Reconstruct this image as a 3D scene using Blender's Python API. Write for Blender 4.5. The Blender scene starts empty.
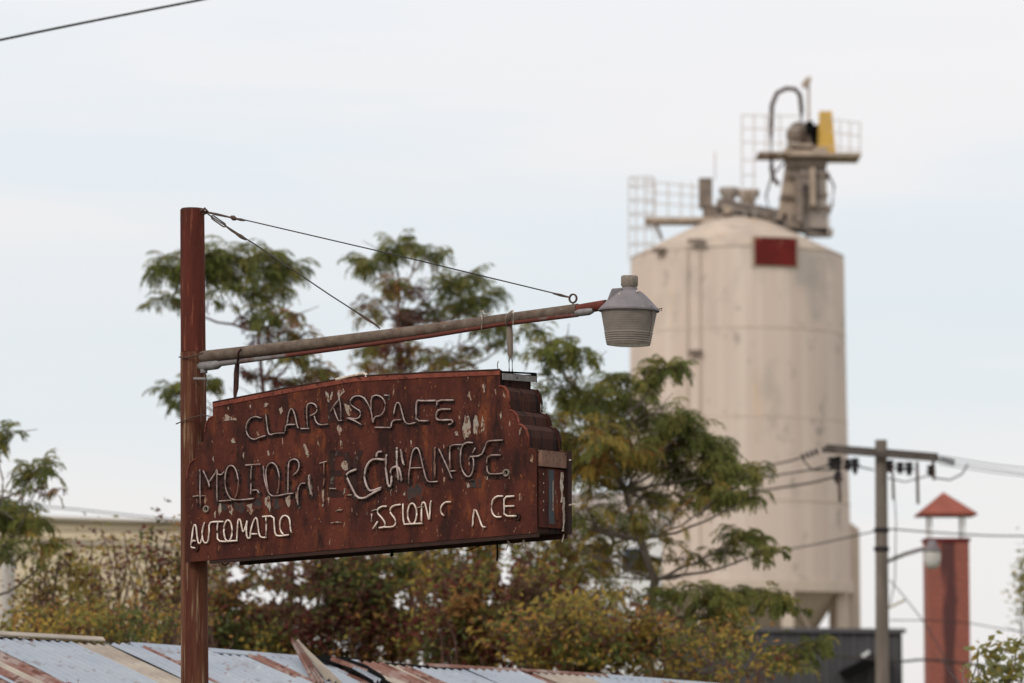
import bpy, bmesh, math, random
from mathutils import Vector, Matrix
R = math.radians
rnd = random.Random(7)
scene = bpy.context.scene
col = scene.collection

# ------------------------------------------------------------------ camera
F = 3840.0                                  # focal length in pixels of a 1024 px wide picture (135 mm)
PITCH = math.atan((700 - 341.5) / F)
CAM = Vector((0, 0, 4.0))
cd = bpy.data.cameras.new('camera'); cam = bpy.data.objects.new('camera', cd); col.objects.link(cam)
cam.location = CAM; cam.rotation_euler = (R(90) + PITCH, 0, 0)
cd.lens = 135; cd.sensor_width = 36; cd.clip_start = .5; cd.clip_end = 9000
cd.dof.use_dof = True; cd.dof.focus_distance = 29.6; cd.dof.aperture_fstop = 2.15
scene.camera = cam

# ------------------------------------------------------------------ sky and sun
SUN_EL, SUN_AZ = R(38), R(-38)              # behind and left of the camera
w = bpy.data.worlds.new('World'); scene.world = w; w.use_nodes = True
nt = w.node_tree; nt.nodes.clear()
N = lambda t, **k: (lambda n: ([setattr(n, a, b) for a, b in k.items()], n)[1])(nt.nodes.new(t))
out = N('ShaderNodeOutputWorld'); bg = N('ShaderNodeBackground')
sky = N('ShaderNodeTexSky', sky_type='NISHITA'); sky.sun_disc = False
sky.sun_elevation = SUN_EL; sky.sun_rotation = R(180) + SUN_AZ * -1
tc = N('ShaderNodeTexCoord'); mp = N('ShaderNodeMapping'); mp.inputs['Scale'].default_value = (3.2, 3.2, 26)
nz = N('ShaderNodeTexNoise'); nz.inputs['Scale'].default_value = 1.0; nz.inputs['Detail'].default_value = 5; nz.inputs['Roughness'].default_value = .5
rp = N('ShaderNodeValToRGB')
rp.color_ramp.elements[0].position = .36; rp.color_ramp.elements[0].color = (.77, .84, .89, 1)
rp.color_ramp.elements[1].position = .64; rp.color_ramp.elements[1].color = (.90, .88, .885, 1)
sp = N('ShaderNodeSeparateXYZ'); mr = N('ShaderNodeMapRange'); mr.inputs['From Min'].default_value = .1; mr.inputs['From Max'].default_value = .9
mr.inputs['To Min'].default_value = 10.0; mr.inputs['To Max'].default_value = 17.0
vm = N('ShaderNodeVectorMath', operation='SCALE')
mx = N('ShaderNodeMix', data_type='RGBA'); mx.inputs[0].default_value = .90
L = nt.links.new
L(tc.outputs['Generated'], mp.inputs['Vector']); L(mp.outputs[0], nz.inputs['Vector']); L(nz.outputs['Fac'], rp.inputs[0])
L(tc.outputs['Generated'], sp.inputs[0]); L(sp.outputs[2], mr.inputs['Value'])
eb = N('ShaderNodeValToRGB'); eb.color_ramp.interpolation = 'EASE'; er = eb.color_ramp
er.elements[0].position = 0; er.elements[0].color = (.94, .89, .875, 1); er.elements[1].position = 1; er.elements[1].color = (.92, .89, .885, 1)
for ps, cc in ((.28, (.93, .895, .89, 1)), (.5, (.79, .855, .90, 1)), (.70, (.82, .865, .90, 1)), (.86, (.92, .89, .885, 1))):
    e_ = er.elements.new(ps); e_.color = cc
m2 = N('ShaderNodeMapRange'); m2.inputs['From Min'].default_value = 0; m2.inputs['From Max'].default_value = .185
ad_ = N('ShaderNodeMath', operation='MULTIPLY_ADD'); ad_.inputs[1].default_value = .16
sb_ = N('ShaderNodeMath', operation='SUBTRACT'); sb_.inputs[1].default_value = .08
L(nz.outputs['Fac'], ad_.inputs[0]); L(sp.outputs[2], ad_.inputs[2]); L(ad_.outputs[0], sb_.inputs[0]); L(sb_.outputs[0], m2.inputs['Value']); L(m2.outputs[0], eb.inputs[0])
mb_ = N('ShaderNodeMix', data_type='RGBA'); mb_.inputs[0].default_value = .7; L(rp.outputs[0], mb_.inputs[6]); L(eb.outputs[0], mb_.inputs[7])
L(mb_.outputs[2], vm.inputs[0]); L(mr.outputs[0], vm.inputs['Scale'])
L(sky.outputs[0], mx.inputs[6]); L(vm.outputs[0], mx.inputs[7]); L(mx.outputs[2], bg.inputs['Color'])
bg.inputs['Strength'].default_value = .1; L(bg.outputs[0], out.inputs[0])
sd = bpy.data.lights.new('sun', 'SUN'); sun = bpy.data.objects.new('sun', sd); col.objects.link(sun)
sd.energy = 1.5; sd.angle = R(11); sd.color = (1, .93, .84)
sdir = Vector((math.sin(SUN_AZ) * math.cos(SUN_EL), -math.cos(SUN_AZ) * math.cos(SUN_EL), math.sin(SUN_EL)))
sun.rotation_euler = sdir.to_track_quat('Z', 'Y').to_euler(); sun.location = (0, 0, 60)
vs = scene.view_settings; vs.view_transform = 'Standard'; vs.look = 'None'; vs.gamma = 1; vs.use_curve_mapping = False; vs.exposure = 0

# ------------------------------------------------------------------ helpers
CP, SP = math.cos(PITCH), math.sin(PITCH)
def ray(x, y):
    a, b = (x - 512) / F, (341.5 - y) / F
    return Vector((a, CP - b * SP, SP + b * CP))
def at(x, y, Y):
    d = ray(x, y); return CAM + d * (Y / d.y)
YAW = R(33)
SU = Vector((math.cos(YAW), -math.sin(YAW), 0)); SN = Vector((-math.sin(YAW), -math.cos(YAW), 0)); UP = Vector((0, 0, 1))
P0 = at(193, 562, 30.6)
def on(x, y, off=0.0):
    """point of the sign's front plane (off metres in front of it) that stands at that spot of the photo"""
    d = ray(x, y); return CAM + d * (((P0 + SN * off) - CAM).dot(SN) / d.dot(SN))

class MB:
    def __init__(s): s.v = []; s.f = []; s.m = []; s.sm = []
    def add(s, vs_, fs, mi=0, smooth=False):
        b = len(s.v); s.v += [tuple(p) for p in vs_]
        for f in fs: s.f.append(tuple(b + i for i in f)); s.m.append(mi); s.sm.append(smooth)
    def box(s, c, size, ax=None, mi=0):
        ax = ax or (Vector((1, 0, 0)), Vector((0, 1, 0)), UP); c = Vector(c)
        h = [size[i] / 2 for i in range(3)]
        vs_ = [c + ax[0] * (i * h[0]) + ax[1] * (j * h[1]) + ax[2] * (k * h[2]) for i in (-1, 1) for j in (-1, 1) for k in (-1, 1)]
        s.add(vs_, [(0, 1, 3, 2), (4, 6, 7, 5), (0, 4, 5, 1), (2, 3, 7, 6), (0, 2, 6, 4), (1, 5, 7, 3)], mi)
    def beam(s, a, b, wd, ht, mi=0, up=UP):
        a = Vector(a); b = Vector(b); d = b - a; l = d.length; d.normalize()
        x = d.cross(up)
        if x.length < 1e-4: x = Vector((1, 0, 0))
        x.normalize(); z = x.cross(d)
        s.box((a + b) / 2, (l, wd, ht), (d, x, z), mi)
    def tube(s, pts, r, n=8, mi=0, cap=True, smooth=True):
        pts = [Vector(p) for p in pts]
        rs = r if isinstance(r, (list, tuple)) else [r] * len(pts)
        rings = []; ref = None
        for i, p in enumerate(pts):
            d = (pts[min(i + 1, len(pts) - 1)] - pts[max(i - 1, 0)])
            if d.length < 1e-9: d = Vector((0, 0, 1))
            d.normalize()
            if ref is None: ref = Vector((0, 0, 1)) if abs(d.z) < .9 else Vector((1, 0, 0))
            x = d.cross(ref)
            if x.length < 1e-4: x = d.cross(Vector((0, 1, .3)))
            x.normalize(); y = d.cross(x).normalized(); ref = -y if False else ref
            rings.append([p + (x * math.cos(2 * math.pi * k / n) + y * math.sin(2 * math.pi * k / n)) * rs[i] for k in range(n)])
        vs_ = [q for g in rings for q in g]
        fs = [(i * n + k, i * n + (k + 1) % n, (i + 1) * n + (k + 1) % n, (i + 1) * n + k) for i in range(len(pts) - 1) for k in range(n)]
        s.add(vs_, fs, mi, smooth)
        if cap: s.add(rings[0], [tuple(range(n))], mi); s.add(rings[-1], [tuple(range(n))], mi)
    def lathe(s, c, prof, n=32, mi=0, axis=UP, smooth=True):
        c = Vector(c); x = Vector((1, 0, 0)) if abs(axis.x) < .9 else Vector((0, 1, 0))
        x = (x - axis * x.dot(axis)).normalized(); y = axis.cross(x)
        vs_ = [c + axis * z + (x * math.cos(2 * math.pi * k / n) + y * math.sin(2 * math.pi * k / n)) * r for r, z in prof for k in range(n)]
        fs = [(i * n + k, i * n + (k + 1) % n, (i + 1) * n + (k + 1) % n, (i + 1) * n + k) for i in range(len(prof) - 1) for k in range(n)]
        s.add(vs_, fs, mi, smooth)
    def prism(s, front, back, mi=0, caps=True):
        n = len(front); b = [Vector(p) for p in front] + [Vector(p) for p in back]
        fs = [(i, (i + 1) % n, n + (i + 1) % n, n + i) for i in range(n)]
        if caps: fs += [tuple(range(n)), tuple(range(2 * n - 1, n - 1, -1))]
        s.add(b, fs, mi)
    def build(s, name, mats, parent=None, bevel=0, fixn=True):
        me = bpy.data.meshes.new(name); me.from_pydata(s.v, [], s.f)
        mats = mats if isinstance(mats, (list, tuple)) else [mats]
        for m in mats: me.materials.append(m)
        for p, mi, sm in zip(me.polygons, s.m, s.sm): p.material_index = mi; p.use_smooth = sm
        if fixn and len(s.f) < 60000:
            bm = bmesh.new(); bm.from_mesh(me); bmesh.ops.remove_doubles(bm, verts=bm.verts, dist=1e-5) if not any(s.sm) else None
            bmesh.ops.recalc_face_normals(bm, faces=bm.faces); bm.to_mesh(me); bm.free()
        me.update()
        o = bpy.data.objects.new(name, me); col.objects.link(o)
        if parent: o.parent = parent; o.matrix_parent_inverse = Matrix.Translation(parent.location).inverted()
        if bevel:
            b = o.modifiers.new('bevel', 'BEVEL'); b.width = bevel; b.segments = 2; b.limit_method = 'ANGLE'
        return o
def tag(o, label=None, cat=None, group=None, kind=None):
    for k, v in (('label', label), ('category', cat), ('group', group), ('kind', kind)):
        if v: o[k] = v
    return o
def thing(name, label, cat, loc, group=None):
    o = bpy.data.objects.new(name, None); col.objects.link(o); o.location = loc; o.empty_display_size = .3
    return tag(o, label, cat, group)

# ------------------------------------------------------------------ materials
def mat(name, base, rough=.8, metal=0, var=None, scale=3, stretch=(1, 1, 1), detail=6, lo=.35, hi=.65, bump=0, bscale=None, layers=(), transl=0, spec=.3):
    """base colour with noise towards var; layers = (colour, scale, stretch, threshold, softness)"""
    m = bpy.data.materials.new(name); m.use_nodes = True; t = m.node_tree; n = t.nodes; l = t.links.new
    bs = n['Principled BSDF']; bs.inputs['Roughness'].default_value = rough; bs.inputs['Metallic'].default_value = metal
    bs.inputs['Specular IOR Level'].default_value = spec
    co = n.new('ShaderNodeTexCoord').outputs['Object']
    def noise(sc, st, de=6, off=0):
        mpn = n.new('ShaderNodeMapping'); mpn.inputs['Scale'].default_value = st; mpn.inputs['Location'].default_value = (off, off * 1.7, off * .6)
        no = n.new('ShaderNodeTexNoise'); no.inputs['Scale'].default_value = sc; no.inputs['Detail'].default_value = de; no.inputs['Roughness'].default_value = .6
        l(co, mpn.inputs[0]); l(mpn.outputs[0], no.inputs['Vector']); return no.outputs['Fac']
    c = None
    if var:
        mr_ = n.new('ShaderNodeMapRange'); mr_.inputs['From Min'].default_value = lo; mr_.inputs['From Max'].default_value = hi
        l(noise(scale, stretch, detail), mr_.inputs['Value'])
        mxn = n.new('ShaderNodeMix'); mxn.data_type = 'RGBA'; mxn.inputs[6].default_value = (*base, 1); mxn.inputs[7].default_value = (*var, 1)
        l(mr_.outputs[0], mxn.inputs[0]); c = mxn.outputs[2]
    for i, (lc, ls, lst, th, soft) in enumerate(layers):
        mr_ = n.new('ShaderNodeMapRange'); mr_.inputs['From Min'].default_value = th; mr_.inputs['From Max'].default_value = th + soft
        l(noise(ls, lst, 6, 3.1 * (i + 1)), mr_.inputs['Value'])
        mxn = n.new('ShaderNodeMix'); mxn.data_type = 'RGBA'; mxn.inputs[7].default_value = (*lc, 1)
        if c: l(c, mxn.inputs[6])
        else: mxn.inputs[6].default_value = (*base, 1)
        l(mr_.outputs[0], mxn.inputs[0]); c = mxn.outputs[2]
    if c: l(c, bs.inputs['Base Color'])
    else: bs.inputs['Base Color'].default_value = (*base, 1)
    if bump:
        bp = n.new('ShaderNodeBump'); bp.inputs['Strength'].default_value = bump; bp.inputs['Distance'].default_value = .02
        l(noise(bscale or scale * 3, stretch), bp.inputs['Height']); l(bp.outputs[0], bs.inputs['Normal'])
    if transl:
        tr = n.new('ShaderNodeBsdfTranslucent'); ms = n.new('ShaderNodeMixShader'); ms.inputs[0].default_value = transl
        if c: l(c, tr.inputs[0])
        else: tr.inputs[0].default_value = (*base, 1)
        l(bs.outputs[0], ms.inputs[1]); l(tr.outputs[0], ms.inputs[2]); l(ms.outputs[0], n['Material Output'].inputs[0])
    return m
M = {}
M['rust_face'] = mat('rust_face', (.050, .0150, .0115), .85, var=(.100, .0275, .0175), scale=2.4, stretch=(1.6, 1.6, .7), lo=.38, hi=.64, bump=.5, bscale=30, spec=.12, layers=(
    ((.026, .011, .010), 5, (1.4, 1.4, .42), .50, .16), ((.16, .046, .019), 6, (1.6, 1.6, .5), .56, .16), ((.032, .012, .010), 30, (1, 1, .7), .58, .12), ((.22, .085, .035), 45, (1, 1, .5), .64, .06), ((.30, .21, .15), 22, (1.1, 1.1, .35), .655, .03), ((.20, .15, .12), 12, (1.3, 1.3, .4), .70, .03)))
M['rust_end'] = mat('rust_end', (.034, .016, .013), .85, var=(.060, .022, .015), scale=5, stretch=(1, 1, .25), bump=.4, spec=.12, layers=(
    ((.014, .010, .010), 9, (1.4, 1.4, .2), .52, .08), ((.11, .055, .035), 22, (1, 1, .25), .65, .05), ((.3, .2, .14), 40, (1, 1, .3), .74, .02)))
M['rust_dark'] = mat('rust_dark', (.02, .010, .008), .9, var=(.04, .016, .011), scale=8)
M['rust_edge'] = mat('rust_edge', (.21, .058, .040), .8, var=(.12, .032, .022), spec=.12, scale=14, layers=(((.05, .018, .012), 30, (1, 1, 1), .58, .05),))
M['rust_pole'] = mat('rust_pole', (.100, .025, .017), .85, var=(.066, .019, .014), spec=.12, scale=4, stretch=(2.5, 2.5, .4), bump=.4, bscale=40, layers=(((.17, .055, .032), 20, (2, 2, .15), .58, .08), ((.06, .02, .016), 9, (2, 2, .3), .62, .08)))
M['rust_pole_low'] = mat('rust_pole_low', (.135, .058, .032), .85, var=(.075, .022, .015), spec=.12, scale=6, stretch=(3, 3, .18), bump=.4, bscale=40, layers=(((.25, .165, .10), 16, (2.2, 2.2, .12), .54, .14), ((.05, .022, .016), 18, (2, 2, .3), .62, .06)))
M['arm_pipe'] = mat('arm_pipe', (.15, .115, .09), .85, var=(.085, .058, .045), spec=.15, scale=12, stretch=(1, 1, 1), bump=.3, layers=(((.15, .055, .035), 6, (1, 1, 1), .60, .08), ((.26, .23, .2), 40, (1, 1, 1), .66, .04)))
M['arm_rod'] = mat('arm_rod', (.10, .030, .022), .8, var=(.15, .14, .135), scale=1.0, lo=.52, hi=.57, spec=.15, layers=(((.22, .09, .05), 15, (1, 1, 1), .66, .05),))
M['red_pipe'] = mat('red_pipe', (.13, .035, .026), .8, var=(.085, .024, .018), spec=.12, scale=20)
M['steel_dark'] = mat('steel_dark', (.04, .032, .028), .8, .0, var=(.09, .045, .03), scale=30)
M['galv'] = mat('galv', (.24, .23, .23), .65, .2, var=(.15, .135, .13), spec=.2, scale=14, layers=(((.18, .08, .05), 30, (1, 1, 1), .64, .04),))
M['lamp_metal'] = mat('lamp_metal', (.19, .172, .18), .75, .1, var=(.145, .13, .135), scale=9, spec=.2, stretch=(1, 1, .5), bump=.15, layers=(((.115, .10, .09), 26, (1, 1, 1), .62, .06),))
M['lamp_lens'] = mat('lamp_lens', (.215, .182, .160), .6, 0, var=(.165, .14, .125), scale=7, stretch=(1, 1, 1.5), spec=.2, layers=(((.19, .17, .155), 9, (2, 2, .5), .6, .1),))
M['lamp_glass'] = mat('lamp_glass', (.62, .6, .57), .3, var=(.35, .33, .3), scale=40)
M['photocell'] = mat('photocell', (.24, .2, .165), .8, var=(.14, .12, .1), scale=50)
M['tube_old'] = mat('tube_old', (.36, .27, .25), .45, var=(.17, .10, .085), scale=14, lo=.42, hi=.62, spec=.6)
M['tube_new'] = mat('tube_new', (.76, .66, .58), .35, var=(.5, .37, .30), scale=16, spec=.6)
M['tube_thick'] = mat('tube_thick', (.46, .36, .33), .35, var=(.26, .19, .17), scale=14, spec=.6)
M['ghost'] = mat('ghost', (.034, .018, .016), .9, var=(.060, .018, .013), scale=7, stretch=(1, 1, .5), lo=.50, hi=.62, spec=.1, layers=(((.10, .085, .075), 22, (1, 1, .5), .64, .03),))
M['flake'] = mat('flake', (.27, .26, .225), .9, var=(.30, .20, .15), scale=18, spec=.1, layers=(((.10, .035, .022), 38, (1, 1, .6), .53, .04),))
M['flake_dark'] = mat('flake_dark', (.030, .030, .032), .95, var=(.055, .042, .036), scale=30, spec=.08, layers=(((.09, .028, .018), 30, (1, 1, .5), .50, .05),))
M['slate_paint'] = mat('slate_paint', (.035, .05, .06), .7, var=(.07, .03, .025), scale=10, stretch=(1, 1, .3), lo=.5, hi=.65)
M['white_paint'] = mat('white_paint', (.6, .55, .47), .8, var=(.3, .2, .15), scale=25)
M['cable'] = mat('cable', (.03, .026, .024), .7)
M['concrete'] = mat('concrete', (.57, .465, .395), .9, var=(.52, .42, .355), scale=.5, stretch=(1.6, 1.6, .10), bump=.1, bscale=3, spec=.15, layers=(
    ((.61, .51, .435), .7, (2.5, 2.5, .04), .50, .16), ((.60, .44, .31), 1.1, (1, 1, .08), .62, .10), ((.47, .375, .31), 2.0, (1.8, 1.8, .03), .58, .16), ((.40, .345, .30), .45, (1, 1, .7), .52, .16), ((.36, .30, .255), 1.3, (1, 1, .8), .60, .10), ((.44, .37, .31), .8, (1, 1, 1.2), .66, .1)))
M['concrete_band'] = mat('concrete_band', (.50, .41, .335), .9, var=(.56, .46, .375), scale=1.5)
M['silo_roof'] = mat('silo_roof', (.50, .41, .33), .85, var=(.38, .31, .26), scale=1.1, spec=.15, layers=(((.44, .30, .20), .9, (1, 1, 1), .62, .1), ((.25, .21, .19), 1.4, (1, 1, 1), .64, .08)))
M['red_panel'] = mat('red_panel', (.17, .022, .018), .8, var=(.09, .014, .013), scale=1.6, spec=.1, layers=(((.34, .16, .11), 1.5, (1, 1, 1), .60, .06),))
M['steel_tan'] = mat('steel_tan', (.42, .33, .25), .8, var=(.30, .24, .19), scale=2)
M['steel_grey'] = mat('steel_grey', (.22, .19, .17), .8, var=(.33, .28, .24), scale=1.6, layers=(((.14, .12, .11), 2, (1, 1, 1), .6, .06),))
M['steel_brown'] = mat('steel_brown', (.15, .12, .10), .8, var=(.24, .19, .15), scale=2.5)
M['rail'] = mat('rail', (.56, .50, .46), .8)
M['yellow'] = mat('yellow', (.62, .38, .07), .6, var=(.5, .32, .1), scale=2)
M['beige_wall'] = mat('beige_wall', (.62, .52, .37), .9, var=(.54, .45, .32), scale=.5, stretch=(1, 1, .3))
M['pale_trim'] = mat('pale_trim', (.46, .40, .32), .85)
M['white_wall'] = mat('white_wall', (.74, .74, .73), .85, var=(.62, .62, .61), scale=1)
M['slate_metal'] = mat('slate_metal', (.062, .058, .062), .7, var=(.048, .045, .05), scale=.8, stretch=(1, 1, .3))
M['slate_trim'] = mat('slate_trim', (.09, .085, .09), .7)
M['black'] = mat('black', (.008, .008, .008), 1.0, spec=0)
M['window'] = mat('window', (.03, .035, .045), .2)
M['wood_pole'] = mat('wood_pole', (.185, .155, .13), .9, var=(.12, .10, .085), scale=4, spec=.1, stretch=(4, 4, .25), layers=(((.28, .25, .21), 8, (4, 4, .1), .6, .06),))
M['wood_arm'] = mat('wood_arm', (.12, .10, .09), .9, var=(.07, .058, .052), spec=.1, scale=6)
M['insul'] = mat('insul', (.035, .03, .032), .9, spec=.1)
M['pale_pole'] = mat('pale_pole', (.46, .43, .39), .85, var=(.36, .33, .30), scale=3, stretch=(3, 3, .3))
M['galv_sheet'] = mat('galv_sheet', (.235, .262, .305), .7, .05, var=(.29, .315, .35), scale=1.6, spec=.2, layers=(((.20, .20, .22), 3, (1, 1, 1), .58, .08), ((.19, .13, .11), 2.4, (1, 1, 1), .64, .08), ((.15, .075, .055), 9, (1, 1, 1), .64, .03), ((.42, .43, .45), 5, (1, 1, 1), .66, .05)))
M['rust_sheet'] = mat('rust_sheet', (.17, .085, .066), .85, var=(.27, .22, .20), scale=3.5, lo=.46, hi=.66, spec=.12, layers=(((.10, .045, .034), 6, (1, 1, 1), .54, .08),))
M['cream_sheet'] = mat('cream_sheet', (.34, .30, .25), .8, var=(.24, .20, .165), spec=.15, scale=2.5)
M['shed_wall'] = mat('shed_wall', (.22, .19, .16), .9, var=(.13, .1, .08), scale=2, stretch=(3, 3, .4))
M['bark'] = mat('bark', (.16, .13, .105), .9, var=(.10, .08, .065), scale=8, stretch=(2, 2, .5))
M['bark_red'] = mat('bark_red', (.14, .075, .06), .9, var=(.09, .05, .04), scale=8)
M['ground'] = mat('ground', (.13, .115, .08), .95, var=(.09, .10, .045), scale=.15, detail=10, layers=(((.2, .18, .15), .6, (1, 1, 1), .6, .08),))
LEAF = {}
def leafm(k, c, v): LEAF[k] = mat('leaf_' + k, c, .8, var=v, scale=1.3, transl=.5, spec=.06)
leafm('green', (.135, .158, .046), (.19, .195, .055))
leafm('deep', (.085, .105, .040), (.115, .13, .046))
leafm('olive', (.22, .20, .060), (.26, .22, .065))
leafm('yellow', (.42, .29, .07), (.34, .24, .06))
leafm('orange', (.36, .18, .06), (.28, .15, .06))
leafm('red', (.17, .045, .042), (.12, .035, .032))
leafm('brown', (.15, .085, .058), (.10, .06, .042))
leafm('pale', (.27, .27, .12), (.21, .22, .10))
LK = list(LEAF); LM = [LEAF[k] for k in LK]

def brick_mat():
    m = bpy.data.materials.new('red_brick'); m.use_nodes = True; t = m.node_tree; n = t.nodes; l = t.links.new
    bs = n['Principled BSDF']; bs.inputs['Roughness'].default_value = .9
    co = n.new('ShaderNodeTexCoord'); sx = n.new('ShaderNodeSeparateXYZ'); l(co.outputs['Object'], sx.inputs[0])
    ad = n.new('ShaderNodeMath'); ad.operation = 'ADD'; l(sx.outputs[0], ad.inputs[0]); l(sx.outputs[1], ad.inputs[1])
    cb = n.new('ShaderNodeCombineXYZ'); l(ad.outputs[0], cb.inputs[0]); l(sx.outputs[2], cb.inputs[1])
    b = n.new('ShaderNodeTexBrick'); b.inputs['Scale'].default_value = 4.2; b.inputs['Color1'].default_value = (.27, .078, .054, 1); b.inputs['Color2'].default_value = (.21, .064, .045, 1); b.inputs['Mortar'].default_value = (.25, .10, .075, 1); b.inputs['Mortar Size'].default_value = .015
    l(cb.outputs[0], b.inputs['Vector'])
    no = n.new('ShaderNodeTexNoise'); no.inputs['Scale'].default_value = 1.6; no.inputs['Detail'].default_value = 6
    mpn = n.new('ShaderNodeMapping'); mpn.inputs['Scale'].default_value = (4, 4, .55); l(co.outputs['Object'], mpn.inputs[0]); l(mpn.outputs[0], no.inputs['Vector'])
    # soot run down the middle of the stack
    sub = n.new('ShaderNodeMath'); sub.operation = 'SUBTRACT'; l(sx.outputs[0], sub.inputs[0]); sub.inputs[1].default_value = .02
    ab = n.new('ShaderNodeMath'); ab.operation = 'ABSOLUTE'; l(sub.outputs[0], ab.inputs[0])
    mu = n.new('ShaderNodeMath'); mu.operation = 'MULTIPLY_ADD'; mu.inputs[1].default_value = -1.9; l(ab.outputs[0], mu.inputs[0]); l(no.outputs['Fac'], mu.inputs[2])
    mr_ = n.new('ShaderNodeMapRange'); mr_.inputs['From Min'].default_value = .12; mr_.inputs['From Max'].default_value = .32; l(mu.outputs[0], mr_.inputs['Value'])
    mr_.inputs['To Max'].default_value = .9
    mxn = n.new('ShaderNodeMix'); mxn.data_type = 'RGBA'; l(mr_.outputs[0], mxn.inputs[0]); l(b.outputs['Color'], mxn.inputs[6]); mxn.inputs[7].default_value = (.06, .02, .02, 1)
    l(mxn.outputs[2], bs.inputs['Base Color']); return m
M['brick'] = brick_mat()

# ------------------------------------------------------------------ ground
g = MB(); g.add([(-3000, -500, 0), (3000, -500, 0), (3000, 6000, 0), (-3000, 6000, 0)], [(0, 1, 2, 3)])
tag(g.build('ground', M['ground']), kind='structure')

# ------------------------------------------------------------------ silo
YS = 140.0; PS = YS / F
sc0 = at(738, 400, YS); SX = sc0.x
def zs(y, Y=YS): return at(738, y, Y).z
RS = 107.3 * PS
silo = thing('grain_silo', 'tall cream concrete silo with a red square patch and machinery on its cone roof', 'silo', (SX, YS, 0))
m = MB(); prof = [(RS * 1.045, zs(586)), (RS * 1.03, zs(500)), (RS * 1.012, zs(400)), (RS, zs(264)), (RS * .992, zs(259))]
m.lathe((SX, YS, 0), prof, 96); m.build('concrete_shell', M['concrete'], silo)
m = MB(); m.lathe((SX, YS, 0), [(RS * .998, zs(259)), (RS * 1.0, zs(258)), (RS * .35, zs(224)), (RS * .06, zs(216)), (.01, zs(215.6))], 72)
m.build('cone_roof', M['silo_roof'], silo)
for yy, k in ((337, 1.008), (424, 1.017), (505, 1.034)):
    m = MB(); h = .028; r0 = RS * k
    m.lathe((SX, YS, 0), [(r0 - .1, zs(yy) - h), (r0 + .006, zs(yy) - h), (r0 + .006, zs(yy) + h), (r0 - .1, zs(yy) + h)], 96, smooth=False); m.build('joint_band', M['concrete_band'], silo)
m = MB(); r0 = RS * 1.06; m.lathe((SX, YS, 0), [(r0 - .3, zs(594)), (r0, zs(594)), (r0, zs(583)), (r0 - .3, zs(583))], 96, smooth=False); m.build('ring_beam', M['concrete_band'], silo)
m = MB(); m.lathe((SX, YS, 0), [(RS, zs(590)), (RS * .6, zs(640)), (RS * .3, zs(668))], 48); m.build('hopper', M['concrete_band'], silo)
for k in range(8):
    a = R(22.5 + 45 * k); m = MB(); p = Vector((SX + math.cos(a) * RS, YS + math.sin(a) * RS, 0))
    m.beam(p, p + UP * (zs(590)), .42, .42, up=Vector((1, 0, 0))); m.build('leg', M['concrete_band'], silo)
for k in range(8):
    a = R(22.5 + 45 * k); b = R(67.5 + 45 * k); m = MB()
    p = Vector((SX + math.cos(a) * RS, YS + math.sin(a) * RS, zs(595))); q = Vector((SX + math.cos(b) * RS, YS + math.sin(b) * RS, zs(690)))
    if k in (0, 6, 7, 5): m.beam(p, q, .16, .16); m.build('leg_brace', M['steel_tan'], silo)
# red patch following the shell
m = MB(); AZ0 = math.atan2(SX, YS); a0 = math.asin((755 - 738) / 107.3) - AZ0; a1 = math.asin((795 - 738) / 107.3) - AZ0
def patch(a0, a1, z0, z1, rr, t, n=8):
    mm = MB(); ins = []; outs = []
    for i in range(n + 1):
        a = a0 + (a1 - a0) * i / n; d = Vector((math.sin(a), -math.cos(a), 0)); c = Vector((SX, YS, 0))
        outs.append(c + d * (rr + t)); ins.append(c + d * (rr - .05))
    ring = [p + UP * z0 for p in outs] + [p + UP * z1 for p in reversed(outs)]; bk = [p + UP * z0 for p in ins] + [p + UP * z1 for p in reversed(ins)]
    for i in range(n):
        q = [outs[i], outs[i + 1], ins[i + 1], ins[i]]
        mm.prism([p + UP * z0 for p in q], [p + UP * z1 for p in q])
    return mm
patch(a0 - .03, a1 + .03, zs(279), zs(249), RS, .03).build('patch_frame', M['steel_tan'], silo)
patch(a0, a1, zs(277), zs(250), RS, .06).build('red_patch', M['red_panel'], silo)
for (xx, yy) in ((664, 259), (698, 253), (698, 361), (702, 254)):
    a = math.asin((xx - 738) / 107.3) - AZ0; d = Vector((math.sin(a), -math.cos(a), 0)); m = MB()
    m.box(Vector((SX, YS, zs(yy))) + d * (RS + .15), (.45, .3, .14), (Vector((d.y, -d.x, 0)), d, UP)); m.build('bracket', M['steel_brown'], silo)
for xx in (690, 702):
    a = math.asin((xx - 738) / 107.3) - AZ0; d = Vector((math.sin(a), -math.cos(a), 0)); c = Vector((SX, YS, 0)) + d * (RS + .07); c2 = Vector((SX, YS, 0)) + d * (RS * 1.03 + .08)
    m = MB(); m.tube([c + UP * zs(255), c2 + UP * zs(583)], .025, 6); m.build('conduit', M['concrete_band'], silo)
# side shaft on the right
m = MB(); c = at(853, 600, YS); m.prism([(c.x - .35, YS - .4, zs(518)), (c.x + .22, YS - .4, zs(530)), (c.x + .25, YS - .4, .02), (c.x - .35, YS - .4, .02)],
    [(c.x - .35, YS + .5, zs(518)), (c.x + .22, YS + .5, zs(530)), (c.x + .25, YS + .5, .02), (c.x - .35, YS + .5, .02)]); m.build('side_shaft', M['concrete_band'], silo)
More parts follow.
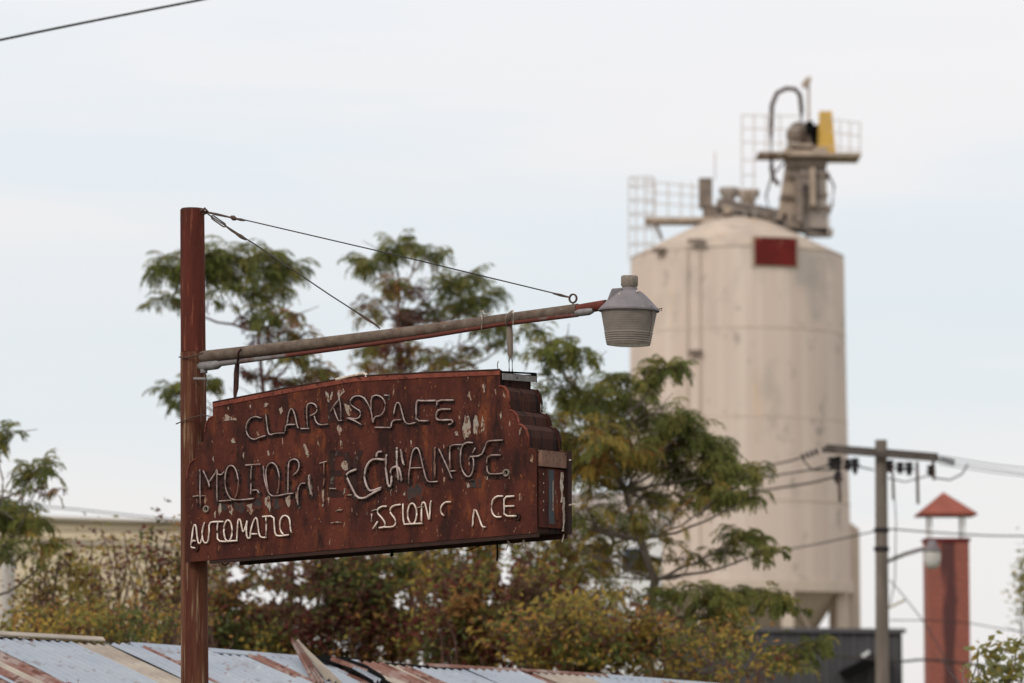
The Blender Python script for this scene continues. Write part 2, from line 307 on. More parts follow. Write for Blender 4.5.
# --- gear on the roof
def S(x, y, dy=0):
    p = at(x, y, YS - dy); return p
def sbox(mm, x0, y0, x1, y1, dep, dy=0, mi=0):
    a = S(x0, y1, dy); b = S(x1, y0, dy); mm.box(((a.x + b.x) / 2, YS - dy, (a.z + b.z) / 2), (b.x - a.x, dep, b.z - a.z), mi=mi)
m = MB(); sbox(m, 645, 219, 716, 223.5, 1.2); m.tube([S(650, 223), S(655, 222), S(662, 240)], .07, 5); m.build('roof_walkway', M['steel_tan'], silo)
m = MB()
for x in (629, 636, 645, 654):
    for dy in (-.5, .5): m.tube([S(x, 178, dy), S(x, 262 - max(0, x - 632) * .9, dy)], .022, 4)
for y in (178, 186, 200, 214, 228, 244):
    pts = [S(642, y) + Vector((math.cos(R(40 * k)) * .46, math.sin(R(40 * k)) * .46, 0)) for k in range(10)]; m.tube(pts, .02, 4)
m.build('ladder_cage', M['rail'], silo)
for dy in (-.6, .6):
    m = MB()
    for x0, y0, x1, y1 in ((645, 181, 700, 187), (645, 192, 700, 196), (645, 203, 700, 206)): m.tube([S(x0, y0, dy), S(x1, y1, dy)], .022, 4)
    for x in (655, 668, 681, 692): m.tube([S(x, 182, dy), S(x, 221, dy)], .022, 4)
    m.build('walkway_rail', M['rail'], silo)
m = MB(); sbox(m, 699, 179, 712, 208, .6); sbox(m, 703, 206, 716, 222, .5); m.build('filter_box', M['steel_brown'], silo)
m = MB(); m.lathe((S(729, 200).x, YS, S(729, 196).z), [(.22, -.6), (.22, -.1), (.36, .1), (.36, .3), (.0, .34)], 12); m.build('vent_cap', M['steel_grey'], silo)
m = MB(); m.lathe((S(748, 200).x, YS, S(748, 198).z), [(.26, -.7), (.26, -.1), (.42, .1), (.42, .3), (.0, .34)], 12); m.build('vent_cap', M['steel_tan'], silo)
m = MB(); m.tube([S(715, 180), S(715, 152)], .025, 5); m.build('antenna', M['rail'], silo)
m = MB(); m.beam(S(716, 206), S(800, 222), .7, .55); m.beam(S(716, 214), S(828, 232), .7, .35)
for i in range(8): sbox(m, 722 + i * 10, 203 + i * 2, 726 + i * 10, 224 + i * 1.5, .8)
sbox(m, 806, 230, 832, 236, 1); m.build('conveyor', M['steel_grey'], silo)
m = MB(); m.prism([S(799, 158, .5), S(826, 158, .5), S(828, 234, .5), S(803, 230, .5)], [S(799, 158, -.5), S(826, 158, -.5), S(828, 234, -.5), S(803, 230, -.5)])
m.build('elevator_leg', M['steel_grey'], silo)
m = MB(); m.prism([S(786, 158, .4), S(803, 158, .4), S(802, 190, .4), S(796, 224, .4), S(777, 218, .4)], [S(786, 158, -.4), S(803, 158, -.4), S(802, 190, -.4), S(796, 224, -.4), S(777, 218, -.4)])
m.build('chute', M['steel_tan'], silo)
for y_ in (175, 208): m = MB(); sbox(m, 801, y_, 828.5, y_ + 4, 1.1); m.build('leg_band', M['steel_brown'], silo)
m = MB(); m.beam(S(757, 156), S(790, 156), 1.9, .07); m.beam(S(786, 157.5), S(859, 158), 1.9, .13); sbox(m, 784, 150, 826, 156, 1.6); m.build('head_platform', M['steel_tan'], silo)
m = MB(); m.lathe(S(798, 134) - Vector((0, .5, 0)), [(.0, 0), (.4, 0), (.42, .9), (0, .9)], 20, axis=Vector((0, 1, 0)))
sbox(m, 788, 134, 810, 153, .9); m.build('head_pulley_housing', M['steel_brown'], silo)
m = MB(); m.prism([S(819, 111, .4), S(832, 111, .4), S(836, 153, .4), S(817, 153, .4)], [S(819, 111, -.4), S(832, 111, -.4), S(836, 153, -.4), S(817, 153, -.4)])
m.build('belt_guard', M['yellow'], silo)
m = MB(); sbox(m, 810, 126, 820, 150, .7); m.build('drive_motor', M['black'], silo)
m = MB(); m.tube([S(779, 185), S(773, 178), S(771.5, 168), S(771, 130), S(772, 105), S(777, 93), S(786, 88.5), S(795, 89), S(800, 95), S(801.5, 110), S(801.5, 132)], .085, 8)
m.build('vent_pipe', M['steel_dark'], silo)
m = MB(); m.tube([S(809, 150), S(808.5, 84)], .05, 6); m.prism([S(801, 84, .2), S(806, 78, .2), S(811, 76, .2), S(811, 82, .2), S(804, 90, .2)], [S(801, 84, -.2), S(806, 78, -.2), S(811, 76, -.2), S(811, 82, -.2), S(804, 90, -.2)])
m.build('hoist_post', M['steel_tan'], silo)
m = MB()
for dy in (-.9, .9):
    for x in (742, 754, 766, 780): m.tube([S(x, 114, dy), S(x, 200 if x < 760 else 157, dy)], .022, 4)
    for y in (115, 128, 142): m.tube([S(742, y, dy), S(768, y + 1, dy), S(800, y + 1, dy)], .02, 4)
for y in (118, 132, 146): m.tube([S(742, y, -.9), S(742, y, .9)], .02, 4)
for y in (160, 175, 190): m.tube([S(742, y, .9), S(756, y, .9)], .02, 4)
m.build('platform_rail', M['rail'], silo)
m = MB()
for dy in (-.9, .9):
    for x in (840, 850, 860): m.tube([S(x, 122, dy), S(x, 158, dy)], .022, 4)
    for y in (115, 128, 142): m.tube([S(830, y + 4, dy), S(860, y + 8, dy)], .02, 4)
for y in (118, 132, 146): m.tube([S(860, y + 5, -.9), S(860, y + 5, .9)], .02, 4)
m.build('platform_rail', M['rail'], silo)
m = MB(); m.tube([S(829, 205, .6), S(829, 236, .6)], .03, 4); m.tube([S(822, 205, .6), S(830, 205, .6)], .03, 4); m.build('side_rail', M['rail'], silo)

for (x0, y0, x1, y1, dp, dy, mk, nm) in ((787, 160, 826, 168, 1.1, .1, 'steel_brown', 'platform_support'), (795, 178, 802, 222, .3, .75, 'steel_brown', 'drain_pipe'), (786, 176, 800, 179, 1.0, .1, 'steel_brown', 'flange'), (780, 196, 799, 199, 1.0, .1, 'steel_brown', 'flange'), (790, 146, 812, 152, 1.2, .2, 'steel_tan', 'machine_base'),
        (806, 122, 813, 134, .5, .5, 'black', 'gearbox'), (786, 222, 800, 229, .8, .4, 'steel_brown', 'foot_block'), (723, 207, 731, 214, .5, .5, 'steel_tan', 'junction_box'), (760, 212, 770, 220, .5, .5, 'steel_brown', 'junction_box'), (810, 168, 815, 206, .25, .65, 'steel_tan', 'cable_tray'), (748, 218, 780, 221, .3, .6, 'steel_brown', 'conveyor_edge'), (804, 195, 827, 198, 1.15, 0, 'steel_brown', 'leg_band')):
    m = MB(); sbox(m, x0, y0, x1, y1, dp, dy); m.build(nm, M[mk], silo)
for pts in (((786, 160), (772, 176), (766, 196), (770, 214)), ((812, 150), (806, 140), (799, 128)), ((716, 208), (724, 200), (740, 206), (752, 209)), ((827, 172), (834, 186), (832, 205), (829, 214))):
    m = MB(); m.tube([S(x, y, .75) for x, y in pts], .045, 6); m.build('hose', M['steel_dark'], silo)

# ------------------------------------------------------------------ dark building, beige building, white building
YD = 105.0
bd = thing('dark_building', 'low dark slate metal building below the silo, right end past the utility pole', 'building', at(825, 690, YD) * Vector((1, 1, 0)) if False else (at(825, 690, YD).x, YD, 0))
a = at(600, 629, YD); b = at(902, 632, YD)
m = MB(); m.prism([(a.x, YD, a.z), (b.x, YD, b.z), (b.x, YD, .0), (a.x, YD, .0)], [(a.x, YD + 9, a.z), (b.x, YD + 9, b.z), (b.x, YD + 9, .0), (a.x, YD + 9, .0)]); m.build('wall', M['slate_metal'], bd)
m = MB(); m.beam((a.x - .1, YD - .06, a.z + .03), (b.x + .1, YD - .06, b.z + .03), .14, .12); m.build('parapet_trim', M['slate_trim'], bd)
m = MB()
for i in range(22):
    x = a.x + (b.x - a.x) * (i + .5) / 22; m.box((x, YD - .02, a.z / 2), (.05, .04, a.z - .2))
m.build('wall_seams', M['slate_trim'], bd)
m = MB(); m.prism([at(838, 672, YD - 2.2), at(862, 660, YD - 2.2), at(886, 652, YD - 2.2), at(884, 662, YD - 2.2), at(846, 680, YD - 2.2)], [at(838, 672, YD - .05), at(862, 660, YD - .05), at(886, 652, YD - .05), at(884, 662, YD - .05), at(846, 680, YD - .05)]); m.build('awning', M['black'], bd)
m = MB(); m.prism([at(861, 655, YD - .2), at(869, 650, YD - .2), at(870, 653, YD - .2), at(863, 658, YD - .2)], [at(861, 655, YD - .07), at(869, 650, YD - .07), at(870, 653, YD - .07), at(863, 658, YD - .07)]); m.build('wall_lamp', M['white_wall'], bd)
YB = 120.0
bb = thing('beige_building', 'long flat roofed beige building behind the left shrubs', 'building', (at(90, 690, YB).x, YB, 0))
a = at(-120, 512, YB); b = at(196, 523, YB)
m = MB(); m.prism([(a.x, YB, a.z), (b.x, YB, b.z), (b.x, YB, 0), (a.x, YB, 0)], [(a.x, YB + 14, a.z), (b.x, YB + 14, b.z), (b.x, YB + 14, 0), (a.x, YB + 14, 0)]); m.build('wall', M['beige_wall'], bb)
m = MB(); m.beam((a.x, YB - .1, a.z), (b.x + .1, YB - .1, b.z), .3, .09); m.beam((a.x, YB - .06, a.z - .75), (b.x, YB - .06, b.z - .75), .12, .07); m.build('parapet_cap', M['pale_trim'], bb)
YW = 95.0
bw = thing('white_house', 'small white house glimpsed through the leaves under the green tree', 'house', (at(600, 690, YW).x, YW, 0))
a = at(575, 528, YW); b = at(662, 528, YW)
m = MB(); m.box(((a.x + b.x) / 2, YW + 2.5, a.z / 2), (b.x - a.x, 5, a.z)); m.build('wall', M['white_wall'], bw)
rf = MB(); e = .25; zt = a.z
rf.prism([(a.x - e, YW - e, zt), (b.x + e, YW - e, zt), (b.x + e, YW - e, zt + .1), (a.x - e, YW - e, zt + .1)], [(a.x - e, YW + 2.5, zt + .9), (b.x + e, YW + 2.5, zt + .9), (b.x + e, YW + 2.5, zt + 1.0), (a.x - e, YW + 2.5, zt + 1.0)])
rf.prism([(a.x - e, YW + 5 + e, zt), (b.x + e, YW + 5 + e, zt), (b.x + e, YW + 5 + e, zt + .1), (a.x - e, YW + 5 + e, zt + .1)], [(a.x - e, YW + 2.5, zt + .9), (b.x + e, YW + 2.5, zt + .9), (b.x + e, YW + 2.5, zt + 1.0), (a.x - e, YW + 2.5, zt + 1.0)])
rf.build('roof', M['steel_grey'], bw)
for x0 in (590, 624):
    p = at(x0, 548, YW - .03); q = at(x0 + 20, 572, YW - .03); m = MB(); m.box(((p.x + q.x) / 2, YW - .02, (p.z + q.z) / 2), (q.x - p.x, .06, p.z - q.z)); wv = m.build('window', M['window'], bw)

# ------------------------------------------------------------------ brick chimney
YC = 90.0; PC = YC / F
cx = at(946.5, 600, YC).x; zc = lambda y: at(947, y, YC).z
ch = thing('brick_chimney', 'red brick chimney stack with a pyramid cap on thin posts', 'chimney', (cx, YC, 0))
W = 41.5 * PC / 2
m = MB(); m.box((cx, YC, zc(542) / 2), (2 * W, 2 * W, zc(542))); o = m.build('brick_stack', M['brick'], ch)
o.data.transform(Matrix.Translation((-cx, -YC, 0))); o.location = (cx, YC, 0)
m = MB(); m.box((cx, YC, zc(540.5)), (2 * W + .06, 2 * W + .06, .08)); m.build('stack_rim', M['red_panel'], ch)
for sx in (-1, 1):
    for sy in (-1, 1):
        m = MB(); m.box((cx + sx * (W - .1), YC + sy * (W - .1), (zc(540) + zc(513)) / 2), (.055, .055, zc(513) - zc(540))); m.build('cap_post', M['white_wall'], ch)
m = MB(); h = 28 * PC; z0 = zc(514); ap = (cx - .05, YC, zc(492)); q = [(cx - h, YC - h, z0), (cx + h, YC - h, z0), (cx + h, YC + h, z0), (cx - h, YC + h, z0)]
m.add(q + [ap], [(0, 1, 4), (1, 2, 4), (2, 3, 4), (3, 0, 4), (3, 2, 1, 0)])
m.box((cx, YC, z0 - .03), (2 * h + .02, 2 * h + .02, .05)); m.build('pyramid_cap', mat('cap_red', (.26, .082, .058), .8, var=(.19, .062, .045), scale=2, spec=.1), ch)

# ------------------------------------------------------------------ utility pole
YU = 80.0; PU = YU / F
up = thing('utility_pole', 'grey wooden utility pole with a crossarm of insulators in front of the silo', 'utility pole', (at(882, 690, YU).x, YU, 0))
m = MB(); a = at(881, 440, YU); b = at(882.5, 690, YU); dirn = (b - a) / (a.z - b.z)
base = b + dirn * b.z; m.tube([a, b, base], [6 * PU, 7 * PU, 8.5 * PU], 14); m.build('pole', M['wood_pole'], up)
m = MB(); m.beam(at(822, 449.5, YU - .22), at(939, 459, YU - .22), .10, .115); m.beam(at(826, 447, YU + .22), at(938, 456, YU + .22), .10, .115)
m.build('crossarm', M['wood_arm'], up)
for (x, y, l) in ((838, 456, 14), (855, 458, 12), (890, 460, 8), (909, 462, 9), (838, 472, 5), (848, 459, 3), (900, 462, 3), (931, 465, 7), (832, 457, 4)):
    p = at(x, y, YU); m = MB(); m.lathe(p, [(.04, 0), (.09, -.02), (.09, -.06), (.05, -.09), (.1, -.12), (.1, -.16), (.05, -.2), (.07, -.24), (.02, -.1 - l * PU)], 10); m.build('insulator', M['insul'], up)
for (x0, y0, x1, y1) in ((818, 451, 800, 458), (940, 459, 955, 463)):
    a = at(x0, y0, YU); b = at(x1, y1, YU); m = MB(); d = (b - a)
    for i in range(4): m.lathe(a + d * (i / 4), [(.02, 0), (.075, .02), (.075, .05), (.02, .07)], 10, axis=d.normalized())
    m.build('strain_insulator', M['insul'], up)
for (x, y0, y1) in ((840, 478, 502), (918, 462, 504), (934, 460, 480), (893, 462, 500)):
    m = MB(); m.tube([at(x - 1, y0, YU - .1), at(x, y1, YU - .1)], .035 if x in (840, 918, 934) else .02, 6); m.build('cutout_switch', M['steel_dark'], up)
m = MB(); m.tube([at(803, 460, YU), at(812, 470, YU), at(830, 470, YU), at(856, 466, YU), at(874, 470, YU)], .018, 5); m.tube([at(888, 478, YU), at(905, 482, YU), at(934, 474, YU)], .015, 5)
m.tube([at(935, 478, YU), at(950, 480, YU), at(962, 474, YU), at(968, 464, YU)], .018, 5); m.tube([at(893, 470, YU - .2), at(896, 520, YU - .25), at(895, 580, YU - .25), at(890, 605, YU - .2)], .012, 5)
m.build('jumper_wire', M['cable'], up)
for y in (530, 549): m = MB(); m.lathe(at(881.5, y, YU), [(.0, .05), (.15, .05), (.17, 0), (.15, -.05), (0, -.05)], 12); m.build('pole_band', M['insul'], up)
m = MB(); m.tube([at(888, 608, YU), at(905, 600, YU)], .03, 6); m.build('guy_bracket', M['pale_trim'], up)
# street lamp on the pole
st = thing('street_lamp', 'small clear bowled street lamp on a bracket of the utility pole before the brick chimney', 'street lamp', at(888, 560, YU))
m = MB(); m.tube([at(888, 561, YU - .1), at(905, 554, YU - .3), at(922, 549, YU - .4), at(931, 549, YU - .4)], .045, 8); m.build('bracket_arm', M['galv'], st)
lc = at(932, 545, YU - .4)
m = MB(); m.lathe(lc, [(.0, .1), (.08, .1), (.1, 0), (.17, -.1), (.18, -.14), (0, -.14)], 16); m.build('lamp_cap', M['lamp_metal'], st)
m = MB(); m.lathe(lc, [(.17, -.145), (.175, -.3), (.15, -.42), (.09, -.49), (0, -.5)], 16); m.build('lamp_bowl', M['lamp_glass'], st)

# pale pole on the left
pp = MB(); a = at(8, 552, 66); pp.tube([(a.x, 66, a.z), (a.x, 66, 0)], [7.2 * 66 / F, 7.8 * 66 / F], 14); tag(pp.build('pale_pole', M['pale_pole']), 'pale round post half hidden under the left tree', 'post')

# wires
def wire(pts, r, label, group=None, Y=None):
    # smooth catmull through given points
    P = [Vector(p) for p in pts]; q = []
    for i in range(len(P) - 1):
        p0 = P[max(i - 1, 0)]; p1 = P[i]; p2 = P[i + 1]; p3 = P[min(i + 2, len(P) - 1)]
        for k in range(6):
            t = k / 6; q.append(.5 * ((2 * p1) + (p2 - p0) * t + (2 * p0 - 5 * p1 + 4 * p2 - p3) * t * t + (-p0 + 3 * p1 - 3 * p2 + p3) * t ** 3))
    q.append(P[-1]); m = MB(); m.tube(q, r, 6); return tag(m.build('power_line', M['cable']), label, 'wire', group)
wire([at(-1400, 330, 35), at(-260, 98, 40), at(0, 40, 42), at(200, 0, 43.5), at(420, -42, 45), at(1500, -220, 54)], .016, 'thick black cable crossing the top left corner of the sky')
G = 'power lines strung from the utility pole'
wire([at(800, 458, YU), at(766, 466, YU + 1), at(600, 497, YU + 4), at(400, 522, YU + 9), at(-60, 520, YU + 20)], .02, 'uppermost power line running left from the crossarm across the silo', G)
wire([at(836, 463, YU), at(810, 470, YU), at(766, 477, YU + 1), at(600, 506, YU + 4), at(400, 530, YU + 9), at(-60, 530, YU + 20)], .02, 'middle power line running left from the crossarm across the silo', G)
wire([at(838, 476, YU), at(810, 483, YU), at(766, 490, YU + 1), at(600, 517, YU + 4), at(400, 540, YU + 9), at(-60, 540, YU + 20)], .024, 'lowest of three power lines leaving the crossarm to the left', G)
wire([at(955, 463, YU), at(1024, 473, YU + 1), at(1200, 495, YU + 3)], .011, 'upper power line running right from the end insulator', G)
wire([at(940, 456, YU), at(990, 464, YU + .5), at(1024, 468, YU + 1), at(1200, 488, YU + 3)], .010, 'topmost thin power line leaving the crossarm to the right', G)
wire([at(938, 464, YU), at(990, 472, YU + .5), at(1024, 476, YU + 1), at(1200, 497, YU + 3)], .010, 'lower thin power line leaving the crossarm to the right', G)
wire([at(560, 575, YU - 3), at(700, 557, YU - 2), at(790, 549, YU - 1), at(876, 531, YU - .17)], .016, 'thin service wire rising to the upper band of the utility pole', G)
wire([at(890, 529, YU), at(960, 534, YU + 1), at(1024, 536, YU + 2), at(1200, 534, YU + 3)], .018, 'thin wire running right from the upper band behind the chimney posts', G)
wire([at(700, 640, 88), at(880, 660, 86), at(930, 660, 86), at(1024, 668, 87), at(1200, 670, 88)], .03, 'black cable low across the front of the brick chimney', G)
wire([at(-60, 500, 100), at(60, 508, 100), at(180, 520, 100), at(300, 524, 102)], .02, 'faint wire above the flat roof of the beige building', G)
wire([at(890, 580, YU), at(910, 604, YU - 1), at(935, 640, YU - 2), at(975, 720, YU - 4)], .012, 'thin guy wire slanting down from the utility pole', G)
wire([at(890, 620, YU), at(960, 622, YU + 2), at(1030, 632, YU + 4), at(1200, 640, YU + 5)], .012, 'faint low wire running right across the sky', G)

# ------------------------------------------------------------------ corrugated shed
RD = Vector((.8, .6, 0)); FD = Vector((.6, -.8, 0)); PR = math.tan(R(14.5))
r0 = at(0, 638, 36.0)
def ridge_z(s): return r0.z - .049 * s + .012 * math.sin(s * 1.1)
shed = thing('tin_roof_shed', 'old shed with a rusty corrugated metal roof in the foreground', 'shed', (r0.x + 3, 36, 0))
def rpt(s, t, lift=0): p = r0 + RD * s + FD * t; return Vector((p.x, p.y, ridge_z(s) - abs(t) * PR + lift))
S0, S1, TF, TB = -4.0, 13.0, 4.2, -4.0
m = MB()
def quadbox(mm, P, Q):  mm.prism(P, Q)
m.prism([rpt(S0 + .1, 0, -.12), rpt(S0 + .1, TF - .15, -.12), (rpt(S0 + .1, TF - .15)).xy.to_3d(), (rpt(S0 + .1, TB + .15)).xy.to_3d(), rpt(S0 + .1, TB + .15, -.12)],
        [rpt(S1 - .1, 0, -.12), rpt(S1 - .1, TF - .15, -.12), (rpt(S1 - .1, TF - .15)).xy.to_3d(), (rpt(S1 - .1, TB + .15)).xy.to_3d(), rpt(S1 - .1, TB + .15, -.12)])
m.build('wall', M['shed_wall'], shed)
def sheet(s0, s1, t0, t1, lift, m_, amp=.017, twist=0, jag=0):
    mm = MB(); n = int((s1 - s0) / .0127) + 1; rows = 7; V = []
    jt = rnd.uniform(-jag, jag)
    for j in range(rows + 1):
        t = t0 + (t1 - t0) * j / rows
        for i in range(n + 1):
            s = s0 + (s1 - s0) * i / n; z = lift + amp * math.sin(2 * math.pi * s / .10) + .008 * math.sin(t * 2.3 + s0 * 5) + twist * (s - s0) * (1 - j / rows)
            V.append(rpt(s, t + (jt if j == 0 else 0), z))
    mm.add(V, [(j * (n + 1) + i, j * (n + 1) + i + 1, (j + 1) * (n + 1) + i + 1, (j + 1) * (n + 1) + i) for j in range(rows) for i in range(n)], 0, True)
    return mm.build('roof_sheet', m_, shed, fixn=False)
s = S0; seq = {}
# sheets along the ridge: widths and finishes traced left to right
plan = [(.62, 'galv_sheet')] * 4 + [(.5, 'galv_sheet'), (.16, 'rust_sheet'), (.05, 'galv_sheet'), (.22, 'rust_sheet'), (.07, 'cream_sheet'), (.26, 'rust_sheet'), (1.0, 'galv_sheet'), (.42, 'cream_sheet'), (.07, 'galv_sheet'), (.09, 'rust_sheet'), (.15, 'galv_sheet'), (.14, 'rust_sheet'),
        (.62, 'galv_sheet'), (.5, 'galv_sheet'), (.14, 'rust_sheet'), (.65, 'galv_sheet'), (.3, 'rust_sheet'), (.22, 'cream_sheet'), (.35, 'rust_sheet'), (.12, 'cream_sheet'), (.16, 'rust_sheet'), (.7, 'galv_sheet'), (.68, 'galv_sheet'), (.2, 'rust_sheet'), (.65, 'cream_sheet'),
        (.62, 'galv_sheet'), (.4, 'galv_sheet'), (.1, 'rust_sheet'), (.3, 'cream_sheet'), (.1, 'rust_sheet'), (.65, 'galv_sheet')]
i = 0
while s < S1 - .1:
    wd, mk = plan[i] if i < len(plan) else (rnd.uniform(.3, .8), rnd.choice(['galv_sheet', 'rust_sheet', 'galv_sheet']))
    i += 1
    if wd == 0: continue
    e = min(s + wd, S1); sheet(s - .04, e, .03, TF, .004 * (i % 2) + rnd.uniform(0, .006), M[mk], twist=rnd.uniform(0, .01), jag=.03)
    s = e
m = MB(); m.add([rpt(S0, 0, .0), rpt(S1, 0, 0), rpt(S1, TB, 0), rpt(S0, TB, 0)], [(0, 1, 2, 3)]); m.build('rear_roof', M['galv_sheet'], shed)
# ridge capping, lifted and broken at the left end
def capseg(s0, s1, lift, wdt, mk, dz0=0, dz1=0):
    mm = MB(); n = 8; a = []; b = []
    for k in range(n + 1):
        s = s0 + (s1 - s0) * k / n; dz = dz0 + (dz1 - dz0) * k / n
        prof = [rpt(s, wdt, lift + dz), rpt(s, .02, lift + .02 + dz), rpt(s, -wdt, lift + dz), rpt(s, -wdt, lift - .012 + dz), rpt(s, .02, lift + .008 + dz), rpt(s, wdt, lift - .012 + dz)]
        a.append(prof)
    for k in range(n):
        for q in range(6): mm.add([a[k][q], a[k][(q + 1) % 6], a[k + 1][(q + 1) % 6], a[k + 1][q]], [(0, 1, 2, 3)])
    mm.add(a[0], [(0, 1, 2, 3, 4, 5)]); mm.add(a[-1], [(5, 4, 3, 2, 1, 0)]); return mm.build('ridge_cap', M[mk], shed)
capseg(-3.9, 1.1, .05, .07, 'cream_sheet', 0, .0)
capseg(1.4, 4.05, .018, .10, 'galv_sheet'); capseg(4.9, 7.2, .02, .05, 'rust_sheet', .01, .0); capseg(7.2, 12.9, .018, .08, 'galv_sheet')
# black plate painted as the shade inside a torn gap, and the peeled sheet standing up
def ronp(x, y, lift=0):
    """spot of the photo on the shed's roof plane"""
    d = ray(x, y); lo, hi = 30., 60.
    for _ in range(50):
        Y = (lo + hi) / 2; p = CAM + d * (Y / d.y); q = p - r0; s = q.dot(RD); t = q.dot(FD)
        if p.z > ridge_z(s) - t * PR + lift: lo = Y      # above plane: still in front
        else: hi = Y
    return p
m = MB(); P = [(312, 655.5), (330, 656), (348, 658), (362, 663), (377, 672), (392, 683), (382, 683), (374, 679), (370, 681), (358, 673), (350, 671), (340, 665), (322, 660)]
P = [(x + rnd.uniform(-1.5, 1.5), y + rnd.uniform(-1, .8)) for x, y in [((a[0] * (1 - t) + b[0] * t), (a[1] * (1 - t) + b[1] * t)) for a, b in zip(P, P[1:] + P[:1]) for t in (0, .35, .7)]]; top = [ronp(x, y, .062) for x, y in P]; m.prism(top, [p - UP * .012 for p in top]); m.build('torn_opening_shade', M['black'], shed)
def strip(name, mk, top, bot, n=10, lift=.02, amp=.02, th=.012):
    mm = MB(); A = []; B = []
    for k in range(n + 1):
        t = k / n; a = top[0].lerp(top[1], t); b = bot[0].lerp(bot[1], t); w = UP * amp * (1 if k % 2 else -1); A.append(a + w); B.append(b + w)
    for k in range(n): mm.prism([A[k], A[k + 1], B[k + 1], B[k]], [p - UP * th for p in (A[k], A[k + 1], B[k + 1], B[k])])
    return mm.build(name, M[mk], shed)
strip('peeled_sheet', 'rust_sheet', (ronp(291, 655, .04) + UP * .16, ronp(298, 660, .04) + UP * .16), (ronp(314, 683, .03), ronp(326, 683, .03)), 6)
strip('peeled_sheet', 'cream_sheet', (ronp(296, 657, .05) + UP * .18, ronp(308, 660, .05) + UP * .08), (ronp(326, 678, .04), ronp(346, 686, .04)), 6)

strip('torn_strip', 'galv_sheet', (ronp(352, 667, .075), ronp(358, 669, .075)), (ronp(376, 681, .07), ronp(381, 681, .07)), 3, th=.006)
strip('torn_strip', 'rust_sheet', (ronp(330, 658, .085), ronp(334, 658.5, .085)), (ronp(366, 672, .075), ronp(369, 671, .075)), 2, th=.006)

# ------------------------------------------------------------------ foliage
def leafset(mm, c, r, d1, nrm, ln, wd, mi):
    d1 = d1.normalized(); s = d1.cross(nrm)
    if s.length < 1e-3: s = Vector((1, 0, 0))
    s.normalize(); s *= wd / 2
    mm.add([c, c + d1 * ln * .45 + s, c + d1 * ln, c + d1 * ln * .45 - s], [(0, 1, 2, 3)], mi)
def pick(pal): 
    x = rnd.random() * sum(p[1] for p in pal)
    for k, wgt in pal:
        x -= wgt
        if x <= 0: return LK.index(k)
    return LK.index(pal[0][0])
PAL = {'g': [('green', 6), ('deep', 1.8), ('olive', 2)], 'y': [('green', 3), ('olive', 4), ('yellow', 2.4), ('deep', .6), ('orange', .7)], 'o': [('orange', 3), ('olive', 2), ('brown', 2), ('green', 1)],
       'r': [('red', 2.5), ('brown', 3), ('orange', .8)], 'm': [('red', 2.6), ('brown', 5), ('deep', 2.5), ('olive', 2.2), ('orange', 1), ('yellow', .7)], 'a': [('olive', 3), ('yellow', 2), ('brown', 2), ('orange', 1.2), ('deep', 1.5)],
       'L': [('olive', 4), ('pale', 2), ('yellow', 2), ('brown', 1.5), ('red', 2)], 'w': [('yellow', 3.2), ('orange', 2.2), ('olive', 3.2), ('brown', 3), ('green', 2), ('deep', 2), ('red', .8)], 'p': [('pale', 4), ('olive', 3), ('yellow', .8)]}
def cluster(mm, wood, c, rad, pal, nf=15, sparse=1.0):
    """umbrella of arching feathery fronds round a branch tip"""
    c = Vector(c); subs = [(c, rad, int(nf * 1.3))]
    for _ in range(3): subs.append((c + Vector((rnd.gauss(0, .42), rnd.gauss(0, .42), rnd.gauss(-.05, .22))) * rad, rad * .75, int(nf * .7)))
    for c_, rd_, nn_ in subs:
      for f in range(max(3, nn_)):
        az = rnd.uniform(0, 2 * math.pi); el = R(rnd.triangular(-15, 75, 28)); ln = rd_ * rnd.uniform(.7, 1.15)
        d = Vector((math.cos(az) * math.cos(el), math.sin(az) * math.cos(el), math.sin(el)))
        p = c_ + Vector((rnd.gauss(0, .08), rnd.gauss(0, .08), rnd.gauss(0, .06))) * rd_; n = 16; pts = [p.copy()]
        mi = pick(PAL[pal]); mi2 = pick(PAL[pal]); droop = rnd.uniform(.08, .17)
        for k in range(n):
            d = (d + Vector((0, 0, -droop * (.4 + 1.2 * k / n)))).normalized(); q = p + d * ln / n
            if k > 2 and k % 2 and rnd.random() < sparse:
                side = d.cross(UP)
                if side.length < .05: side = Vector((math.cos(az + 1.57), math.sin(az + 1.57), 0))
                side.normalize(); L_ = rad * .36 * math.sin(math.pi * (.22 + .66 * k / n)) + .03
                for sg in (-1, 1):
                    pp_ = p.lerp(q, rnd.random()); ld = (side * sg * .8 + d * .95 + UP * rnd.uniform(-.5, .0)).normalized(); l1 = L_ * rnd.uniform(.45, .65)
                    nn = side.cross(d) + Vector((rnd.gauss(0, .5), rnd.gauss(0, .5), rnd.gauss(0, .5))); wl = rnd.uniform(.017, .027); mm_ = mi if rnd.random() < .75 else mi2
                    leafset(mm, pp_, 0, ld, nn, l1 * 1.15, wl, mm_); leafset(mm, pp_ + ld * l1 * .9, 0, ld * .7 + UP * rnd.uniform(-1.1, -.5) + d * .3, nn, l1 * .9, wl, mm_)
            p = q; pts.append(p.copy())
        wood.tube(pts[::4] + [pts[-1]], .004, 3, mi=LK.index('brown'), cap=False)
def curve(a, b, bend=.12, n=7, sag=0):
    a = Vector(a); b = Vector(b); l = (b - a).length; o = Vector((rnd.gauss(0, 1), rnd.gauss(0, 1), rnd.gauss(0, .4))) * bend * l
    return [a.lerp(b, k / n) + o * math.sin(math.pi * k / n) + Vector((0, 0, sag * l * math.sin(math.pi * k / n))) + Vector((rnd.gauss(0, .01), rnd.gauss(0, .01), rnd.gauss(0, .01))) * l for k in range(n + 1)]
